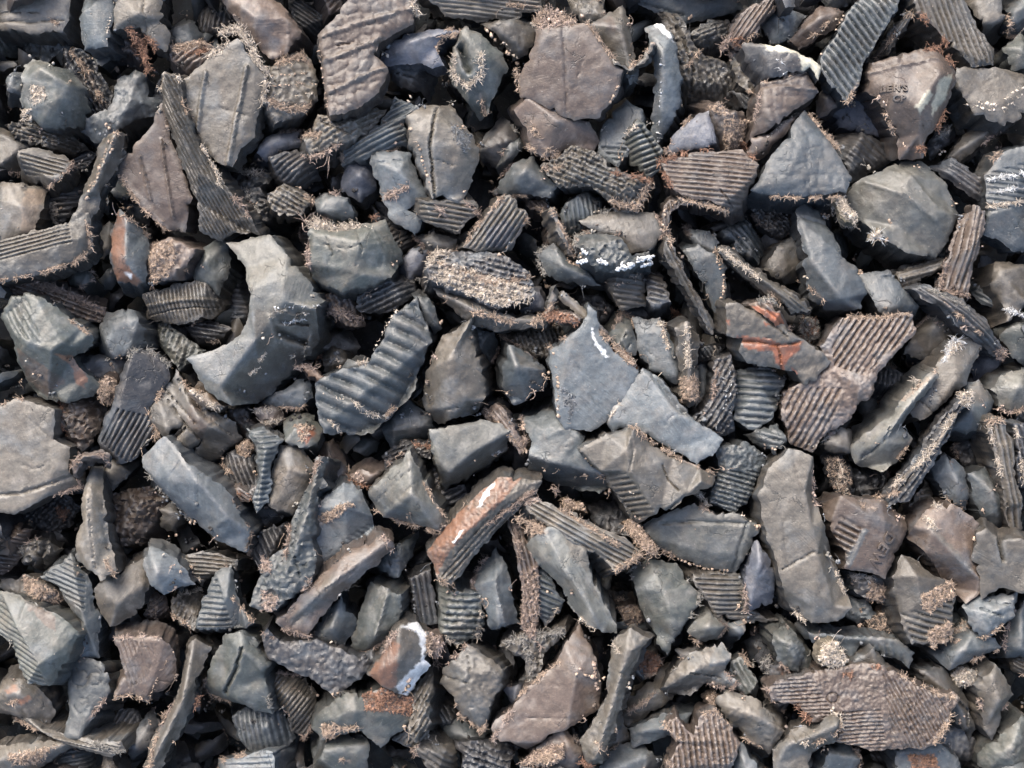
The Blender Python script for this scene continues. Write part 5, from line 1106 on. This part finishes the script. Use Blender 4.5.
# crumbs and lint lying on everything
cr = Fluff(77); r = cr.r
for k in range(2300):
    px, py = r.uniform(-5, W + 5), r.uniform(-5, H + 5)
    i, j = cells(np.array([px]), np.array([py])); zc = hm[i[0], j[0]]
    nbh = hm[max(0, i[0] - 3):i[0] + 4, max(0, j[0] - 3):j[0] + 4]
    if zc < -900: zc = -84
    low = nbh.max() - max(zc, -60) > 9
    if not low and r.uniform() > .12: continue
    col = [FIBRE['t'], FIBRE['b'], FIBRE['y'], FIBRE['d'], FIBRE['g'], FIBRE['k'], FIBRE['c']][r.choice(7, p=[.2, .2, .12, .2, .16, .08, .04])]
    s = (CAM_H - zc) / CAM_H; p = np.array([(px - W / 2) * s, -(py - H / 2) * s, zc + .3])
    if low:
        for _ in range(r.randint(1, 5)): cr.lump(p + r.normal(0, 1.8, 3) * (1, 1, .3), r.uniform(.6, 2.0), col)
        if r.uniform() < .75: cr.thread(p + (0, 0, 1), (*r.normal(0, 1, 2), .2), r.uniform(5, 18), r.uniform(.2, .4), col, .5, .05)
    else:
        if r.uniform() < .4: cr.lump(p, r.uniform(.3, .7), col)
        else: cr.thread(p + (0, 0, .5), (*r.normal(0, 1, 2), 0), r.uniform(3, 8), r.uniform(.14, .24), col, .4, .02)
co = cr.make('rubber_crumbs', None)
co['label'] = 'loose rubber crumbs and cord lint scattered over the whole pile'; co['category'] = 'crumbs'; co['kind'] = 'stuff'

# the ground under the heap
gn = 48
gxs = np.linspace(-1500, 1500, gn); GX, GY = np.meshgrid(gxs, gxs)
GZ = -160 + 3 * fbm(GX.ravel(), GY.ravel(), 160, 3, 3)
GF = [(i * gn + j, i * gn + j + 1, (i + 1) * gn + j + 1, (i + 1) * gn + j) for i in range(gn - 1) for j in range(gn - 1)]
g = link_mesh('ground', np.stack([GX.ravel(), GY.ravel(), GZ], 1), GF, np.tile((.012, .0115, .011, 1.), (gn * gn, 1)), RUBBER)
g['kind'] = 'structure'; g['label'] = 'dark ground under the pile of shredded tyres'; g['category'] = 'ground'

# ------------------------------------------------------------------ camera, sky, sun
cam = bpy.data.cameras.new('camera'); co_ = bpy.data.objects.new('camera', cam); COL.objects.link(co_)
co_.location = (0, 0, CAM_H * MM); co_.rotation_euler = (0, 0, 0)
cam.sensor_width = 36; cam.lens = 36 * CAM_H / W; cam.clip_start = .05; cam.clip_end = 100
scn.camera = co_
SUN_EL, SUN_AZ = math.radians(43), math.radians(-28)      # azimuth from the picture's top, clockwise
w = bpy.data.worlds.new('World'); scn.world = w; w.use_nodes = True
nt = w.node_tree; bg = nt.nodes['Background']
sky = nt.nodes.new('ShaderNodeTexSky'); sky.sky_type = 'NISHITA'; sky.sun_disc = False
sky.sun_elevation = SUN_EL; sky.sun_rotation = SUN_AZ; sky.air_density = 1.0; sky.dust_density = 4.0; sky.ozone_density = 1.0
nt.links.new(sky.outputs[0], bg.inputs[0]); bg.inputs[1].default_value = .125
sl = bpy.data.lights.new('sun', 'SUN'); sl.energy = 1.25; sl.angle = math.radians(32); sl.color = (1, .965, .92)
so = bpy.data.objects.new('sun', sl); COL.objects.link(so)
dirv = Vector((math.sin(SUN_AZ) * math.cos(SUN_EL), math.cos(SUN_AZ) * math.cos(SUN_EL), math.sin(SUN_EL)))
so.rotation_euler = (-dirv).to_track_quat('-Z', 'Y').to_euler()
vs = scn.view_settings
vs.view_transform = 'Standard'; vs.look = 'None'; vs.gamma = 1; vs.exposure = 2.0
scn.cycles.max_bounces = 4; scn.cycles.diffuse_bounces = 1; scn.cycles.use_denoising = True
